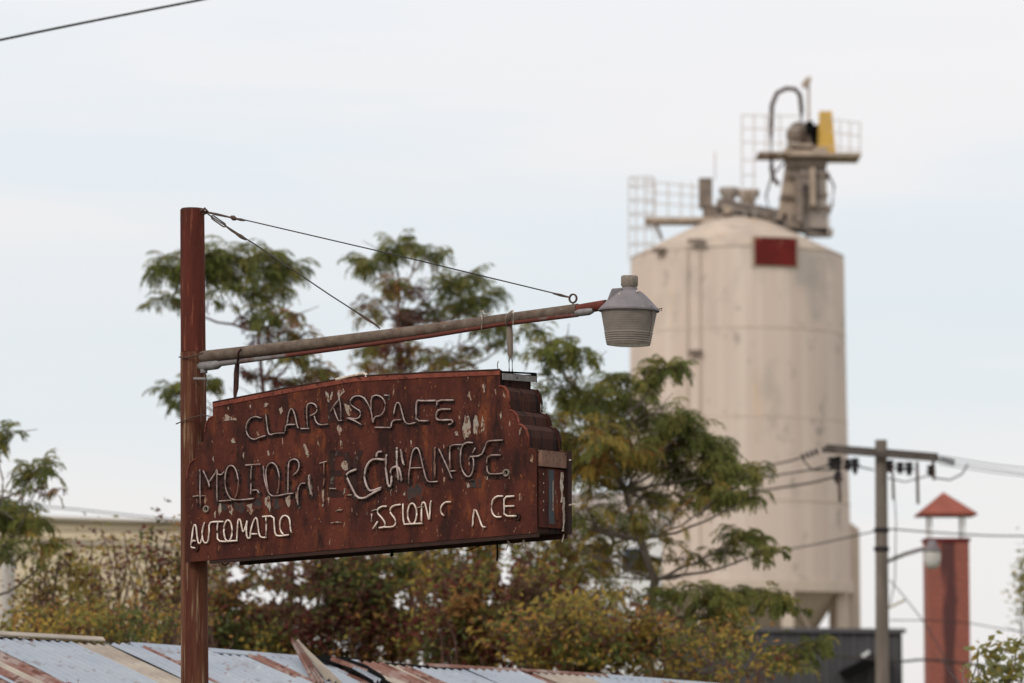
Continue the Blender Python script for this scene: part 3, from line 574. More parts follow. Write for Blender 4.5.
def frond_tree(name, label, Y, trunk, clusters, bark='bark', tr=.11, forks=None):
    """trunk: list of photo spots from the ground up (first stands on the ground); clusters: (x, y, radius px, palette, fronds, sparse)"""
    b0 = at(trunk[0][0], trunk[0][1], Y); root = thing(name, label, 'tree', (b0.x, Y, 0), 'feathery leaved trees behind the shed')
    tp = [Vector((b0.x, Y, 0))] + [at(x, y, Y + rnd.uniform(-.3, .3)) for x, y in trunk]
    tw = MB(); n = len(tp); tw.tube(tp, [tr * (1 - .75 * k / (n - 1)) for k in range(n)], 8)
    lv = MB(); fr = lv; pk = Y / F
    for cl in clusters:
        x, y, rp_, pal, nf, spz = cl; c = at(x, y, Y + rnd.uniform(-1.2, 1.2))
        # limb from the nearest trunk spot below
        cand = sorted(tp[1:], key=lambda p: (p - c).length + (3 if p.z > c.z - .1 else 0)); a = cand[0]
        l = (c - a).length; tw.tube(curve(a, c, .10, 7, sag=-.06), [max(.008, .024 * min(1, l / 2)) * (1 - .75 * k / 7) + .005 for k in range(8)], 6)
        cluster(lv, fr, c, rp_ * pk, pal, nf, spz)
        if l > .8:
            for _ in range(2):
                e = a.lerp(c, rnd.uniform(.4, .8)); tw.tube(curve(e, e + Vector((rnd.gauss(0, .3), rnd.gauss(0, .3), rnd.uniform(.1, .5))), .1, 4), [.012, .01, .008, .006, .004], 4)
    tw.build('trunk', M[bark], root, fixn=False);
    lv.build('crown', LM, root, fixn=False); return root
frond_tree('feathery_tree', 'slender feathery tree whose green umbrella crown stands behind the rusty pole', 57, [(285, 690), (292, 560), (270, 450), (262, 380), (258, 330), (245, 290)], [
    (168, 268, 34, 'g', 16, 1), (196, 262, 38, 'g', 16, 1), (232, 256, 38, 'g', 20, 1), (262, 262, 38, 'g', 18, 1), (288, 272, 30, 'g', 14, 1), (165, 300, 24, 'g', 8, 1), (250, 282, 30, 'g', 9, 1), (215, 275, 30, 'g', 10, 1), (225, 292, 22, 'g', 8, .9), (276, 290, 26, 'g', 9, 1),
    (262, 312, 26, 'g', 11, .9), (283, 318, 22, 'o', 8, .8), (262, 340, 20, 'r', 6, .7), (302, 336, 26, 'o', 10, .8), (290, 350, 28, 'y', 15, 1), (318, 372, 24, 'o', 12, .9),
    (300, 385, 22, 'o', 10, .8), (176, 392, 26, 'g', 10, 1), (208, 384, 22, 'g', 8, 1), (250, 375, 18, 'r', 6, .7), (275, 380, 20, 'r', 8, .7), (180, 405, 18, 'g', 6, 1), (248, 322, 16, 'r', 5, .6)], 'bark_red', .06)
frond_tree('feathery_tree', 'feathery tree with brown and orange lower leaves above the middle of the rusty sign', 61, [(415, 690), (410, 560), (405, 460), (402, 380), (398, 320), (400, 285)], [
    (375, 262, 28, 'g', 13, 1), (398, 250, 28, 'g', 14, 1), (428, 254, 26, 'g', 12, .9), (440, 282, 30, 'g', 12, .9), (470, 278, 28, 'g', 12, .8), (485, 298, 28, 'g', 12, .9), (460, 305, 30, 'g', 14, 1), (490, 325, 28, 'g', 12, 1), (425, 312, 24, 'g', 10, .9),
    (392, 285, 24, 'o', 10, .9), (378, 308, 24, 'o', 10, .8), (400, 318, 24, 'r', 12, .9), (410, 290, 20, 'r', 8, .7), (366, 345, 26, 'y', 12, .9), (395, 345, 24, 'r', 9, .8), (380, 365, 24, 'o', 10, .8), (420, 350, 20, 'o', 8, .7), (440, 360, 26, 'y', 10, .9), (470, 348, 20, 'o', 7, .6), (405, 368, 20, 'o', 8, .8),
    (500, 345, 18, 'g', 6, .8), (466, 366, 20, 'o', 6, .7)], 'bark_red', .07)
frond_tree('feathery_tree', 'large spreading feathery tree with a broad green crown in front of the silo', 54, [(650, 700), (648, 620), (655, 580), (640, 540), (625, 490), (600, 440), (580, 400)], [
    (540, 330, 20, 'g', 8, .7), (556, 342, 24, 'g', 9, .8), (575, 356, 30, 'g', 14, .9), (560, 385, 28, 'g', 10, .8), (600, 385, 34, 'g', 14, .9), (555, 420, 28, 'y', 9, .7), (662, 370, 27, 'g', 18, 1), (650, 385, 18, 'g', 6, 1),
    (620, 405, 40, 'g', 18, 1), (650, 420, 44, 'g', 20, 1), (600, 430, 40, 'y', 16, 1), (685, 432, 42, 'g', 20, 1), (712, 455, 40, 'g', 20, 1), (738, 472, 32, 'g', 16, 1), (745, 498, 26, 'g', 12, 1), (700, 485, 38, 'g', 18, 1), (665, 460, 42, 'g', 20, 1), (630, 455, 42, 'y', 18, 1),
    (590, 470, 40, 'y', 18, 1), (560, 460, 34, 'y', 12, .9), (645, 495, 38, 'y', 9, 1), (610, 505, 38, 'y', 8, 1), (575, 510, 34, 'y', 7, .9), (555, 500, 30, 'a', 4, .8), (680, 510, 30, 'y', 5, .8), (560, 545, 30, 'w', 6, .9), (600, 545, 30, 'y', 6, .9), (630, 535, 26, 'y', 5, .8),
    (745, 540, 34, 'g', 16, 1), (764, 552, 20, 'g', 8, 1), (690, 555, 22, 'y', 5, .6), (700, 630, 30, 'w', 9, .9), (735, 640, 28, 'w', 8, .9), (660, 650, 30, 'w', 8, .9), (610, 620, 30, 'w', 8, .9), (565, 610, 26, 'w', 7, .9), (660, 600, 32, 'g', 12, .9), (700, 590, 30, 'g', 14, 1), (735, 600, 32, 'g', 16, 1), (772, 602, 26, 'g', 12, 1), (790, 608, 18, 'g', 6, 1), (620, 590, 30, 'y', 6, .9), (800, 654, 30, 'g', 16, 1), (780, 665, 24, 'y', 8, 1),
    (575, 405, 34, 'g', 14, 1), (545, 355, 26, 'g', 10, .9), (550, 440, 30, 'y', 12, 1), (590, 400, 34, 'g', 14, 1), (640, 560, 30, 'y', 6, .9), (580, 570, 32, 'y', 6, 1), (610, 560, 30, 'a', 5, .9), (665, 545, 26, 'y', 4, .8), (550, 575, 28, 'w', 4, 1), (720, 615, 30, 'y', 12, 1), (650, 625, 30, 'a', 5, 1), (610, 455, 34, 'y', 14, 1), (650, 515, 30, 'y', 6, 1), (590, 530, 30, 'y', 6, 1), (570, 440, 30, 'y', 12, 1), (715, 500, 28, 'y', 10, 1), (540, 470, 24, 'a', 8, 1), (545, 520, 26, 'w', 4, 1), (620, 440, 16, 'o', 6, 1), (600, 480, 16, 'o', 6, 1), (670, 440, 14, 'o', 4, 1)], 'bark', .09)
frond_tree('feathery_tree', 'feathery tree with drooping dark fronds at the left edge, before the pale post', 50, [(-30, 690), (-20, 600), (-5, 550), (0, 500)], [
    (-12, 440, 30, 'g', 14, 1), (38, 470, 30, 'g', 13, .9), (10, 512, 32, 'g', 12, 1), (30, 525, 32, 'g', 16, 1), (-5, 520, 36, 'g', 16, 1), (45, 545, 24, 'y', 8, .8), (10, 548, 26, 'g', 10, .9), (36, 492, 22, 'o', 6, .6)], 'bark', .08)

GB = 'autumn shrubs massed behind the shed roof'
def shrub(name, label, cat, Y, x, y, rx, ry, n, pal, size=.075, holes=(), stems=9, base=None, bark='bark_red', group=None, dep=1.0, clump=60):
    pk = Y / F; c = at(x, y, Y); b = at(base or x, 690, Y)
    root = thing(name, label, cat, (b.x, Y, 0), group); st_ = MB(); lv = MB(); tips = []
    for k in range(stems):
        a0_ = Vector((b.x + rnd.gauss(0, .25), Y + rnd.gauss(0, .25), 0)); u = rnd.uniform(-.85, .85)
        e = c + Vector((u * rx * pk, rnd.uniform(-.7, .7) * rx * pk * .6 * dep, ry * pk * rnd.uniform(.2, .95) * math.sqrt(max(0, 1 - u * u))))
        cv = curve(a0_, e, .06, 9); st_.tube(cv, [.035 * (1 - .85 * j / 9) + .004 for j in range(10)], 5)
        for _ in range(4):
            q = cv[rnd.randint(5, 8)]; e2 = q + Vector((rnd.gauss(0, .35), rnd.gauss(0, .3), rnd.uniform(.1, .6))); st_.tube(curve(q, e2, .1, 4), [.010, .009, .007, .005, .003], 4)
    st_.build('stems', M[bark], root, fixn=False)
    cl = []
    for k in range(clump):
        while True:
            v = Vector((rnd.uniform(-1, 1), rnd.uniform(-1, 1), rnd.uniform(-1, 1)))
            if v.length < 1: break
        cl.append((v * rnd.uniform(.8, 1.15), rnd.uniform(.07, .30), pick(PAL[pal]), pick(PAL[pal])))
    k = 0; tries = 0; n = int(n * (2.1 if group == GB else .85)); size *= 1.25 if group == GB else 1.1
    while k < n and tries < n * 4:
        tries += 1; v, s_, m1, m2 = rnd.choice(cl)
        w_ = v + Vector((rnd.gauss(0, s_), rnd.gauss(0, s_), rnd.gauss(0, s_)))
        p = c + Vector((w_.x * rx * pk, w_.y * rx * pk * .7 * dep, w_.z * ry * pk))
        if p.z < .3 or w_.length > 1.1 + .35 * rnd.random() ** 2: continue
        X = 512 + F * (p.x / p.y); Yp = 700 - F * (p.z - 4) / p.y; skip = False
        for hx, hy, hrx, hry, hp in holes:
            if ((X - hx) / hrx) ** 2 + ((Yp - hy) / hry) ** 2 < 1 and rnd.random() < hp: skip = True
        if skip: continue
        d = Vector((rnd.gauss(0, 1), rnd.gauss(0, 1), rnd.gauss(-.4, .7))); 
        leafset(lv, p, 0, d, Vector((rnd.gauss(0, 1), rnd.gauss(0, 1), rnd.gauss(.5, 1))), size * rnd.uniform(.7, 1.5), size * rnd.uniform(.4, .7), m1 if rnd.random() < .6 else m2 if rnd.random() < .6 else pick(PAL[pal])); k += 1
    lv.build('foliage', LM, root, fixn=False); return root
H = [(265, 596, 28, 9, .93), (310, 602, 20, 8, .9), (235, 575, 14, 8, .9), (405, 600, 14, 14, .92), (435, 598, 12, 10, .85), (505, 570, 9, 26, .93), (492, 600, 12, 9, .85), (590, 575, 16, 14, .8), (655, 590, 10, 16, .8), (620, 560, 14, 14, .8), (300, 575, 8, 10, .8), (385, 575, 8, 8, .8)]
shrub('autumn_shrub', 'dark red and brown shrub showing just right of the foot of the rusty pole', 'shrub', 56, 240, 620, 75, 62, 4600, 'm', holes=H, group=GB)
shrub('autumn_shrub', 'dark red shrub beneath the middle of the rusty sign', 'shrub', 54, 345, 615, 85, 66, 6000, 'm', holes=H, group=GB)
shrub('autumn_shrub', 'olive, yellow and brown shrub below the right half of the sign', 'shrub', 57, 440, 600, 80, 70, 4800, 'a', holes=H, group=GB)
shrub('autumn_shrub', 'red brown shrub between the sign corner and the green tree', 'shrub', 52, 500, 625, 90, 60, 6000, 'm', holes=H, group=GB)
shrub('autumn_shrub', 'mixed yellow and green shrub under the spreading green tree', 'shrub', 50, 585, 640, 90, 44, 2500, 'w', holes=H, group=GB)
shrub('autumn_shrub', 'thin golden shrub in front of the dark slate building', 'shrub', 51, 700, 656, 90, 38, 620, 'w', holes=H, group=GB, stems=12)
shrub('autumn_shrub', 'tall maroon shrub under the left part of the green tree', 'shrub', 59, 555, 590, 70, 60, 1900, 'm', holes=H, group=GB)
GL = 'sparse shrubs before the beige building'
shrub('sparse_shrub', 'olive and red shrub beside the pale post at left', 'shrub', 52, 62, 600, 55, 50, 1900, 'L', group=GL, stems=20)
shrub('sparse_shrub', 'thin yellowish shrub with bare twigs against the beige wall', 'shrub', 54, 118, 590, 55, 68, 1900, 'L', group=GL, stems=26)
shrub('sparse_shrub', 'reddish shrub just left of the rusty pole', 'shrub', 50, 172, 590, 36, 84, 1700, 'm', group=GL, stems=9)
shrub('sparse_shrub', 'low brownish shrub along the left shed ridge', 'shrub', 47, 110, 625, 110, 28, 3000, 'a', group=GL, stems=14)
shrub('yellow_green_shrub', 'yellow green leafy shrub in the lower right corner', 'shrub', 44, 1008, 672, 42, 36, 650, 'p', size=.10, bark='bark', stems=8)
shrub('pale_tree', 'grey green bushy tree cut off by the right edge above the shrub', 'tree', 75, 1052, 590, 46, 62, 2600, 'p', size=.1, bark='bark', stems=6)

# ------------------------------------------------------------------ rusty sign pole with arm
PB = at(194.8, 683, 30.6)
OFFP = -.16                                   # the pole stands just behind the front sheet of the sign
pt = on(192.3, 210, OFFP); pm = on(193.2, 352, OFFP); pb = on(194.7, 683, OFFP)
dirn = (pb - pm) / (pm.z - pb.z); base = pb + dirn * pb.z; pk = pt.y / F
pole = thing('sign_pole', 'tall round rusty red steel pole carrying the arm and the sign', 'pole', base)
m = MB(); m.tube([pt, pm], [12.2 * pk, 12.6 * pk], 32); m.build('upper_tube', M['rust_pole'], pole)
m = MB(); m.tube([pm - UP * .003, pb, base], [12.9 * pk, 13.8 * pk, 14.5 * pk], 32); m.build('lower_tube', M['rust_pole_low'], pole)
m = MB(); m.lathe(pt, [(12.2 * pk, 0), (11 * pk, .012), (0, .02)], 24); m.build('pole_cap', M['rust_dark'], pole)
m = MB(); m.tube([on(x, y, OFFP + .12) for x, y in ((179, 357), (186, 357.5), (194, 356), (203, 353))], .006, 6)
m.build('bolt_wire', M['steel_dark'], pole)
m = MB(); m.tube([on(x, y, OFFP + .12) for x, y in ((176, 424), (183, 421), (192, 417.5), (203, 415), (209, 416))], .005, 6); m.build('tie_wire', M['steel_dark'], pole)
m = MB(); m.beam(on(194, 378.3, OFFP + .1), on(206, 378.5, OFFP + .1), .02, .018); m.build('bracket_tab', M['galv'], pole)
AO = OFFP
armA, armB = on(199, 357.5, AO), on(578, 309.5, AO)
ap_ = [armA.lerp(armB, k / 10) - UP * (.012 * math.sin(math.pi * k / 10)) for k in range(11)]
m = MB(); m.tube(ap_, [6.3 * pk * (1 - .10 * k / 10) for k in range(11)], 20); m.build('arm_pipe', M['arm_pipe'], pole)
m = MB(); m.tube([on(574, 310.3, AO), on(588, 307.8, AO), on(606, 304.8, AO)], 4.9 * pk, 16); m.build('arm_tip', M['red_pipe'], pole)
m = MB(); m.tube([on(205, 364.8, AO + .03), on(222, 363.5, AO + .03), on(262, 358.8, AO + .03), on(340, 348.5, AO + .03), on(430, 336, AO + .03), on(500, 324.5, AO + .03), on(578, 311.8 + 3, AO + .03)], [.018, .022, .017, .017, .017, .017, .017], 10); m.build('conduit', M['arm_rod'], pole)
m = MB(); m.tube([on(199, 366, AO + .03), on(204, 366.3, AO + .03), on(217, 365, AO + .03), on(221, 364, AO + .03)], [.03, .038, .036, .02], 12); m.tube([on(203.5, 366, AO + .03), on(204, 373, AO + .03)], .03, 10); m.build('conduit_elbow', M['galv'], pole)
m = MB(); m.tube([on(575, 313.5, AO + .03), on(579, 312.8, AO + .03), on(589, 311.6, AO + .03), on(593, 310.6, AO + .03)], [.018, .028, .028, .018], 12); m.build('conduit_body', M['galv'], pole)
m = MB(); m.lathe(on(573, 298.5, AO) - SN * 0, [(.026, -.006), (.038, -.006), (.038, .006), (.026, .006), (.026, -.006)], 20, axis=SN)
m.tube([on(573, 303, AO), on(573.5, 313, AO + .05)], .007, 6); m.build('eye_bolt', M['steel_dark'], pole)
for (x, y) in ((482, 318), (513.5, 313)):
    m = MB(); yy = y; m.tube([on(x - 1, yy - 3, AO + .05), on(x, yy, AO + .07), on(x - .3, yy + 9, AO + .07), on(x - .5, yy + 11, AO + .05)], .005, 5)
    if x == 482: m.tube([on(480, 312, AO + .05), on(483, 310.5, AO + .05), on(484, 314, AO + .06), on(489, 314, AO + .06), on(494, 311, AO + .05)], .004, 5)
    m.build('tie_strap', M['white_paint'], pole)
m = MB(); m.tube([on(201, 211, AO + .02), on(205, 208.5, AO + .03), on(208, 212, AO), on(203, 214, AO)], .012, 6); m.build('eye_hook', M['steel_dark'], pole)

def guy(label, pts, knots, rr=.0055):
    root = thing('guy_wire', label, 'wire', pts[0], 'guy wires from the top of the pole to the arm')
    m = MB(); m.tube(pts, rr, 6); m.build('cable', M['cable'], root)
    for name, a, b, r_ in knots:
        m = MB()
        if name == 'turnbuckle':
            d = (b - a).normalized(); s_ = d.cross(SN).normalized() * .014
            m.tube([a, a + d * .02 + s_, b - d * .02 + s_, b], .006, 6); m.tube([a, a + d * .02 - s_, b - d * .02 - s_, b], .006, 6)
        else: m.tube([a, a.lerp(b, .5), b], [r_ * .6, r_, r_ * .6], 8)
        m.build(name, M['steel_dark'], root)
guy('long guy wire running from the pole top to the ring near the lamp', [on(204, 211, AO), on(232, 217.6, AO), on(245, 220, AO), on(400, 256, AO), on(553, 293, AO), on(569, 297, AO)],
    [('thimble', on(204, 211.5, AO), on(231, 217.5, AO), .011), ('clamp', on(231, 217, AO), on(236, 219, AO), .022), ('wire_wrap', on(236, 218.8, AO), on(245, 220.4, AO), .012), ('wire_wrap', on(553, 293.3, AO), on(568, 297, AO), .011)])
guy('short guy wire running from the pole top to the middle of the arm', [on(204, 211, AO), on(212, 217, AO), on(226, 226, AO), on(256, 245, AO), on(330, 295, AO), on(372, 322, AO), on(380, 328.5, AO)],
    [('turnbuckle', on(211, 216, AO), on(226, 226.5, AO), .01), ('thimble', on(226, 226.5, AO), on(238, 235, AO), .010), ('wire_wrap', on(236, 233.5, AO), on(246, 239.5, AO), .017), ('wire_wrap', on(358, 313, AO), on(376, 325, AO), .012)])

# ------------------------------------------------------------------ the hanging sign
sign = thing('neon_sign', 'rusty red metal sign hanging from the arm, with broken neon tube lettering', 'sign', on(360, 560, -.25))
TH = .435
OUT = [(213, 403), (284, 389.3), (355, 377.2), (428, 373.3), (500, 370.5), (500, 385), (505, 386), (508.5, 391), (510, 399), (510, 409), (514, 410.5), (518, 415), (519.5, 423), (523, 424.5), (527, 429), (529, 437), (529, 447.5), (536.5, 449), (537, 533),
       (360, 547.5), (185, 562.5), (185, 480), (186.5, 469), (190, 461.5), (195, 458.5), (195.5, 450), (199, 444), (203.5, 441), (204, 432), (205, 424), (208, 418), (212.5, 416)]
fr_ = [on(x, y) for x, y in OUT]
m = MB(); m.prism(fr_, [p - SN * .012 for p in fr_]); face = m.build('face_panel', M['rust_face'], sign, bevel=.002)
# cabinet behind the face: starts right of the pole so the pole can pass behind the face
CAB = [(209, 416), (213.5, 415.5), (214, 403.5), (284, 390.5), (355, 378.2), (428, 374.3), (499, 371.5), (499, 386), (504, 387), (507.5, 391), (509, 399), (509, 410), (513, 411), (517, 415), (518.5, 424), (522, 425.5), (526, 429), (528, 437), (528, 448.5), (535, 450), (535.5, 532), (360, 546), (209, 558.5)]
cf = [on(x, y) - SN * .014 for x, y in CAB]; cb_ = [p - SN * (TH - .03) for p in cf]
m = MB(); m.prism(cf, cb_); m.build('cabinet', M['rust_end'], sign)
bk = [p - SN * (TH - .014) for p in [on(x, y) for x, y in OUT if x > 225] + [on(210, 560), on(210, 416), on(213, 416), on(213, 403)]]
m = MB(); m.prism(bk, [p - SN * .012 for p in bk]); m.build('back_panel', M['rust_face'], sign, bevel=.002)
m = MB(); lower = [on(x, y) for x, y in ((209, 560.4), (360, 548), (537, 533.3))]
for a, b in zip(lower, lower[1:]):
    for o_ in (-.02, -TH + .02): m.beam(a - UP * .012 + SN * o_, b - UP * .012 + SN * o_, .03, .03)
m.prism([p - SN * .03 - UP * .004 for p in lower] , [p - SN * (TH - .03) - UP * .004 for p in lower], caps=False) if False else None
m.build('bottom_rail', M['rust_dark'], sign)
# lighter worn top flange
m = MB(); tp_ = [(213, 403), (284, 389.3), (355, 377.2), (428, 373.3), (500, 370.5)]
for (a, b) in zip(tp_, tp_[1:]):
    A, B = on(*a), on(*b); m.prism([A + SN * .006 + UP * .004, B + SN * .006 + UP * .004, B + SN * .006 - UP * .034, A + SN * .006 - UP * .034], [A - SN * .03 + UP * .004, B - SN * .03 + UP * .004, B - SN * .03 - UP * .034, A - SN * .03 - UP * .034])
m.build('top_flange', M['rust_edge'], sign)
m = MB(); m.tube([on(212.8, 402.3, .004), on(284, 388.4, .004), on(355, 376.3, .004), on(428, 372.5, .004), on(500, 369.6, .004)], .007, 6); m.build('edge_bead', M['rust_dark'], sign)
# rolled steps on both upper corners
for pts in (((500, 385.5), (505, 386.3), (508.5, 391), (510, 399), (510, 407)), ((519.5, 423.5), (523, 424.8), (527, 429), (529, 437), (529, 446)), ((510.3, 409.5), (514, 410.8), (518, 415), (519.5, 422))):
    m = MB(); m.tube([on(x - .6, y + .6, .003) for x, y in pts], .008, 6); m.build('rolled_edge', M['rust_edge'], sign)
for pts in (((212.5, 416), (208, 418), (205, 424), (204, 432)), ((195, 458.5), (190, 461.5), (187, 469), (186, 478))):
    m = MB(); m.tube([on(x + .8, y + .4, .003) for x, y in pts], .006, 6); m.build('rolled_edge', M['rust_edge'], sign)
# rims that stand proud on the back sheet silhouette
for pts in (((510, 386), (505, 386), (508.5, 391), (510, 399), (510, 409)), ((510, 410), (514, 410.5), (518, 415), (519.5, 423)), ((519.5, 424), (523, 424.5), (527, 429), (529, 437), (529, 447))):
    m = MB(); m.tube([on(x, y) - SN * TH + SU * .008 for x, y in pts[1:] if 1], .009, 6); m.build('rolled_edge', M['rust_dark'], sign)
# end box: raised band and lower end panel
ax = (SU, SN, UP)
A = on(536.5, 450); zt_, zb = A.z, on(537, 466).z; zl = on(537, 531).z
m = MB(); m.box(A - SN * TH / 2 + SU * .012 + UP * ((zb - A.z) / 2), (.04, TH - .05, A.z - zb), ax); m.build('end_band', mat('end_band', (.13, .065, .045), .8, var=(.2, .11, .08), scale=12, layers=(((.045, .022, .018), 16, (1, 1, 1), .6, .06),)), sign)
E0 = on(537, 466) + SU * .004
def endp(u, z0, z1, wdt, mk, name, th=.004, jit=0, n=6):
    """strip on the end face: u metres back from the front sheet"""
    mm = MB(); L_, R_ = [], []
    for k in range(n + 1):
        z = z0 + (z1 - z0) * k / n; j = rnd.uniform(-jit, jit); j2 = rnd.uniform(-jit, jit)
        c = Vector((E0.x, E0.y, 0)); L_.append(c - SN * (u + j) + UP * z); R_.append(c - SN * (u + wdt + j2) + UP * z)
    ring = L_ + R_[::-1]; mm.prism(ring, [p + SU * th for p in ring]); return mm.build(name, M[mk], sign)
endp(.015, zb - .012, zl + .03, .37, 'rust_face', 'end_panel', .003, 0)
endp(.15, zb - .02, zl + .06, .075, 'slate_paint', 'painted_stripe', .006, .006)
endp(.20, zb - .10, zl + .16, .012, 'flake', 'painted_stripe', .009, .003)
endp(.32, zb - .03, zb - .26, .035, 'white_paint', 'paint_peel', .006, .012)
endp(.345, zb - .22, zl + .01, .025, 'white_paint', 'paint_peel', .007, .010)
for kk in range(9):
    z = zb - .05 - kk * .034; endp(.075, z, z - .014, .008, 'white_paint', 'paint_peel', .004, .002, 2) if kk % 2 == 0 else None
m = MB(); c = Vector((E0.x, E0.y, 0)); m.box(c - SN * (TH - .032) + SU * .014 + UP * ((zt_ + zl) / 2), (.045, .05, zt_ - zl + .02), ax); m.build('end_post', M['rust_dark'], sign)
for (x0, y0, x1, y1, r_) in ((553, 463, 571, 460, .005), (562, 507, 574.5, 504, .007), (564, 534, 562, 542, .007)):
    m = MB(); m.tube([on(x0, y0, -.39), on(x1, y1, -.39)], r_, 6); m.build('loose_tube', M['tube_new'], sign)
# hanger bracket at the right
m = MB(); a = on(499, 378, .012); b = on(533, 381.5, .012) - SN * .0
bl = on(500, 376.2, 0) + SU * .0; m.box(bl + SU * .02 + SU * .13 - SN * .25 + UP * .004, (.30, .03, .05), (SU, SN, UP)) if False else None
m.prism([on(499, 374, .01), on(515, 375.5, .01) - SN * .24, on(533.5, 378, .01) - SN * .50, on(533.5, 382, .01) - SN * .50, on(515, 381, .01) - SN * .24, on(499, 380, .01)], [p - SU * .02 for p in [on(499, 374, .01), on(515, 375.5, .01) - SN * .24, on(533.5, 378, .01) - SN * .50, on(533.5, 382, .01) - SN * .50, on(515, 381, .01) - SN * .24, on(499, 380, .01)]]) if False else None
def qq(x, y, back): return on(x, y, -back)
P_ = [qq(500.5, 373.2, .0), qq(533.5, 376.3, .42), qq(533.5, 382.2, .42), qq(500.5, 379.8, .0)]
m.prism([p + SU * .015 for p in P_], [p + SU * .022 for p in P_]); m.build('hanger_bracket', M['galv'], sign)
m = MB(); P_ = [qq(528, 374.5, .40), qq(533.6, 373.2, .43), qq(533.6, 382.6, .43), qq(529, 381, .41)]; m.prism([p + SU * .024 for p in P_], [p + SU * .03 for p in P_]); m.beam(qq(499, 371.8, 0) + SU * .01, qq(533.5, 373.6, .43) + SU * .01, .02, .012); m.build('corner_block', M['black'], sign)
for (x, b_) in ((514, .18), (524, .32), (529, .4)):
    m = MB(); m.lathe(qq(x, 377.8, b_) + SU * .026, [(.0, .006), (.009, .006), (.009, 0)], 8, axis=SU); m.build('bolt', M['steel_dark'], sign)
# hanger rods
m = MB(); m.tube([on(241, 349, AO + .06), on(238.5, 352, AO + .09), on(238, 358, AO + .06), on(237.5, 366, AO + .03)], .010, 6); m.tube([on(237.5, 362, AO), on(236.5, 372, AO + .03), on(236, 388, AO + .08), on(235, 395, AO + .1), on(235, 400, AO + .12)], [.018, .022, .022, .014, .010], 10); m.build('hanger_rod', M['rust_end'], sign)
m = MB(); m.tube([on(512, 311, AO + .05), on(507, 315, AO + .08), on(506, 322, AO + .06), on(508, 328, AO)], .009, 6); m.tube([on(509, 322, AO), on(510, 340, AO), on(510.3, 354, AO), on(510.5, 357.5, AO)], [.024, .025, .022, .010], 10); m.build('hanger_rod', M['steel_brown'], sign)
m = MB()
for s_ in (-1.6, 1.6): m.tube([on(510.4 , 356.5, AO), on(510.6 + s_, 360, AO), on(510.8 + s_, 371, AO), on(511, 374, AO)], .0055, 6)
m.build('shackle', M['galv'], sign)
m = MB(); m.tube([on(234, 399, AO + .12), on(236, 401.5, AO + .14), on(238, 401, AO + .12)], .008, 6); m.build('shackle', M['steel_dark'], sign)
m = MB(); m.tube([on(336, 379.6, .0), on(352, 376.2, .0), on(363.5, 373.4, .0), on(366, 374.2, .0), on(366.5, 377, .0)], .012, 8); m.build('loose_tube', M['white_paint'], sign)
for (x, y0, y1) in ((498.3, 361, 371), (410, 371, 374.5)):
    m = MB(); m.tube([on(x, y1, -.01), on(x - 1, y0 + 4, -.01), on(x, y0, -.01)], .0035, 5); m.build('wire_stub', M['steel_dark'], sign)

# flaking paint on the face (real pale patches of paint that survive)
def z5(p): return (240 + p[0] / 8.533, 380 + p[1] / 8.533)
FL = [[(462, 428), (465, 416), (468, 414), (470.5, 422), (471, 434), (467, 438), (464, 440)], [(473, 428), (474, 417), (477, 415), (478.5, 425), (477, 434), (473.5, 434)], [(481, 424), (482.5, 416), (484, 422), (485, 431), (481, 432)], [(455, 435), (457, 429), (458.5, 436)],
      [(223, 418), (226, 414), (230, 417), (234, 415), (236, 420), (230, 421), (224, 421)], [(231, 441), (233.5, 437), (236, 440), (235, 443), (232, 443)],
      [(263.5, 404), (266, 402.5), (268.5, 404), (266, 407), (264, 407)], [(279, 409), (281.5, 407), (283, 411), (280.5, 414.5)], [(303, 443), (305.5, 444), (309.5, 454), (308.5, 457.5), (305, 453)], [(267, 451), (268.5, 450), (269.7, 455), (268, 456)],
      [(325, 391), (328, 393), (329.5, 399), (332, 391.5), (333.3, 392), (331.5, 400), (329, 403), (327, 400)], [(338, 390), (343, 388.5), (345, 391.5), (341, 395), (339, 399), (337, 395)],
      [(336.5, 427), (340, 424.5), (342.5, 430), (340, 436.5), (338, 433)], [(340, 440), (342, 441), (342.5, 448), (340.5, 450)], [(344, 404), (349, 405), (352, 410), (350, 417), (347, 414)],
      [(341, 462), (345, 460), (348, 463), (348, 469), (345, 471), (341, 467)], [(307.5, 476), (310, 475), (312, 487), (313, 497), (310, 494), (308, 484)],
      [(219, 504), (221, 503), (221.5, 512), (219, 516), (218, 510)], [(228, 506), (231, 504), (234, 511), (232, 516), (229, 513)], [(246.5, 505), (252, 503), (253.5, 511), (251, 515), (248, 512), (246, 509)], [(264.5, 497), (270, 495), (270.5, 507), (270, 513), (268.5, 508), (265, 506)], [(285, 497), (290, 495), (290.5, 504), (288, 508), (286, 503)],
      [(296, 491), (298, 493), (298.5, 500), (297, 503), (295.5, 498)], [(322, 490), (324, 489), (324, 500), (323, 508), (321.5, 505)], [(343, 489), (345.5, 487.5), (345, 493), (343, 495)], [(390, 491), (391.7, 489), (391, 496)],
      [(403, 495), (405, 491), (405, 496)], [(466, 482), (468.5, 482), (470, 487), (467.5, 488)], [(484.5, 477), (488, 476), (488, 479.5), (485.5, 479.5)], [(249, 397 + 9), (251, 404), (251, 409)], [(519, 431), (521.5, 427), (521, 432), (519.5, 435)], [(454, 433), (457, 430), (457.5, 433)],
      [(410, 433 + 8), (411.5, 439), (412, 446), (410.5, 447)], [(214, 512), (216, 511), (215.5, 518), (213.5, 519)], [(242, 455), (244, 452), (244, 459)], [(212, 459), (213.5, 456), (213.8, 462)], [(494, 390), (496, 389), (496, 395)], [(482, 385), (484, 384), (485, 392), (483.5, 393)], [(499.5, 415), (501, 411.5), (502, 417), (500.5, 419)]]
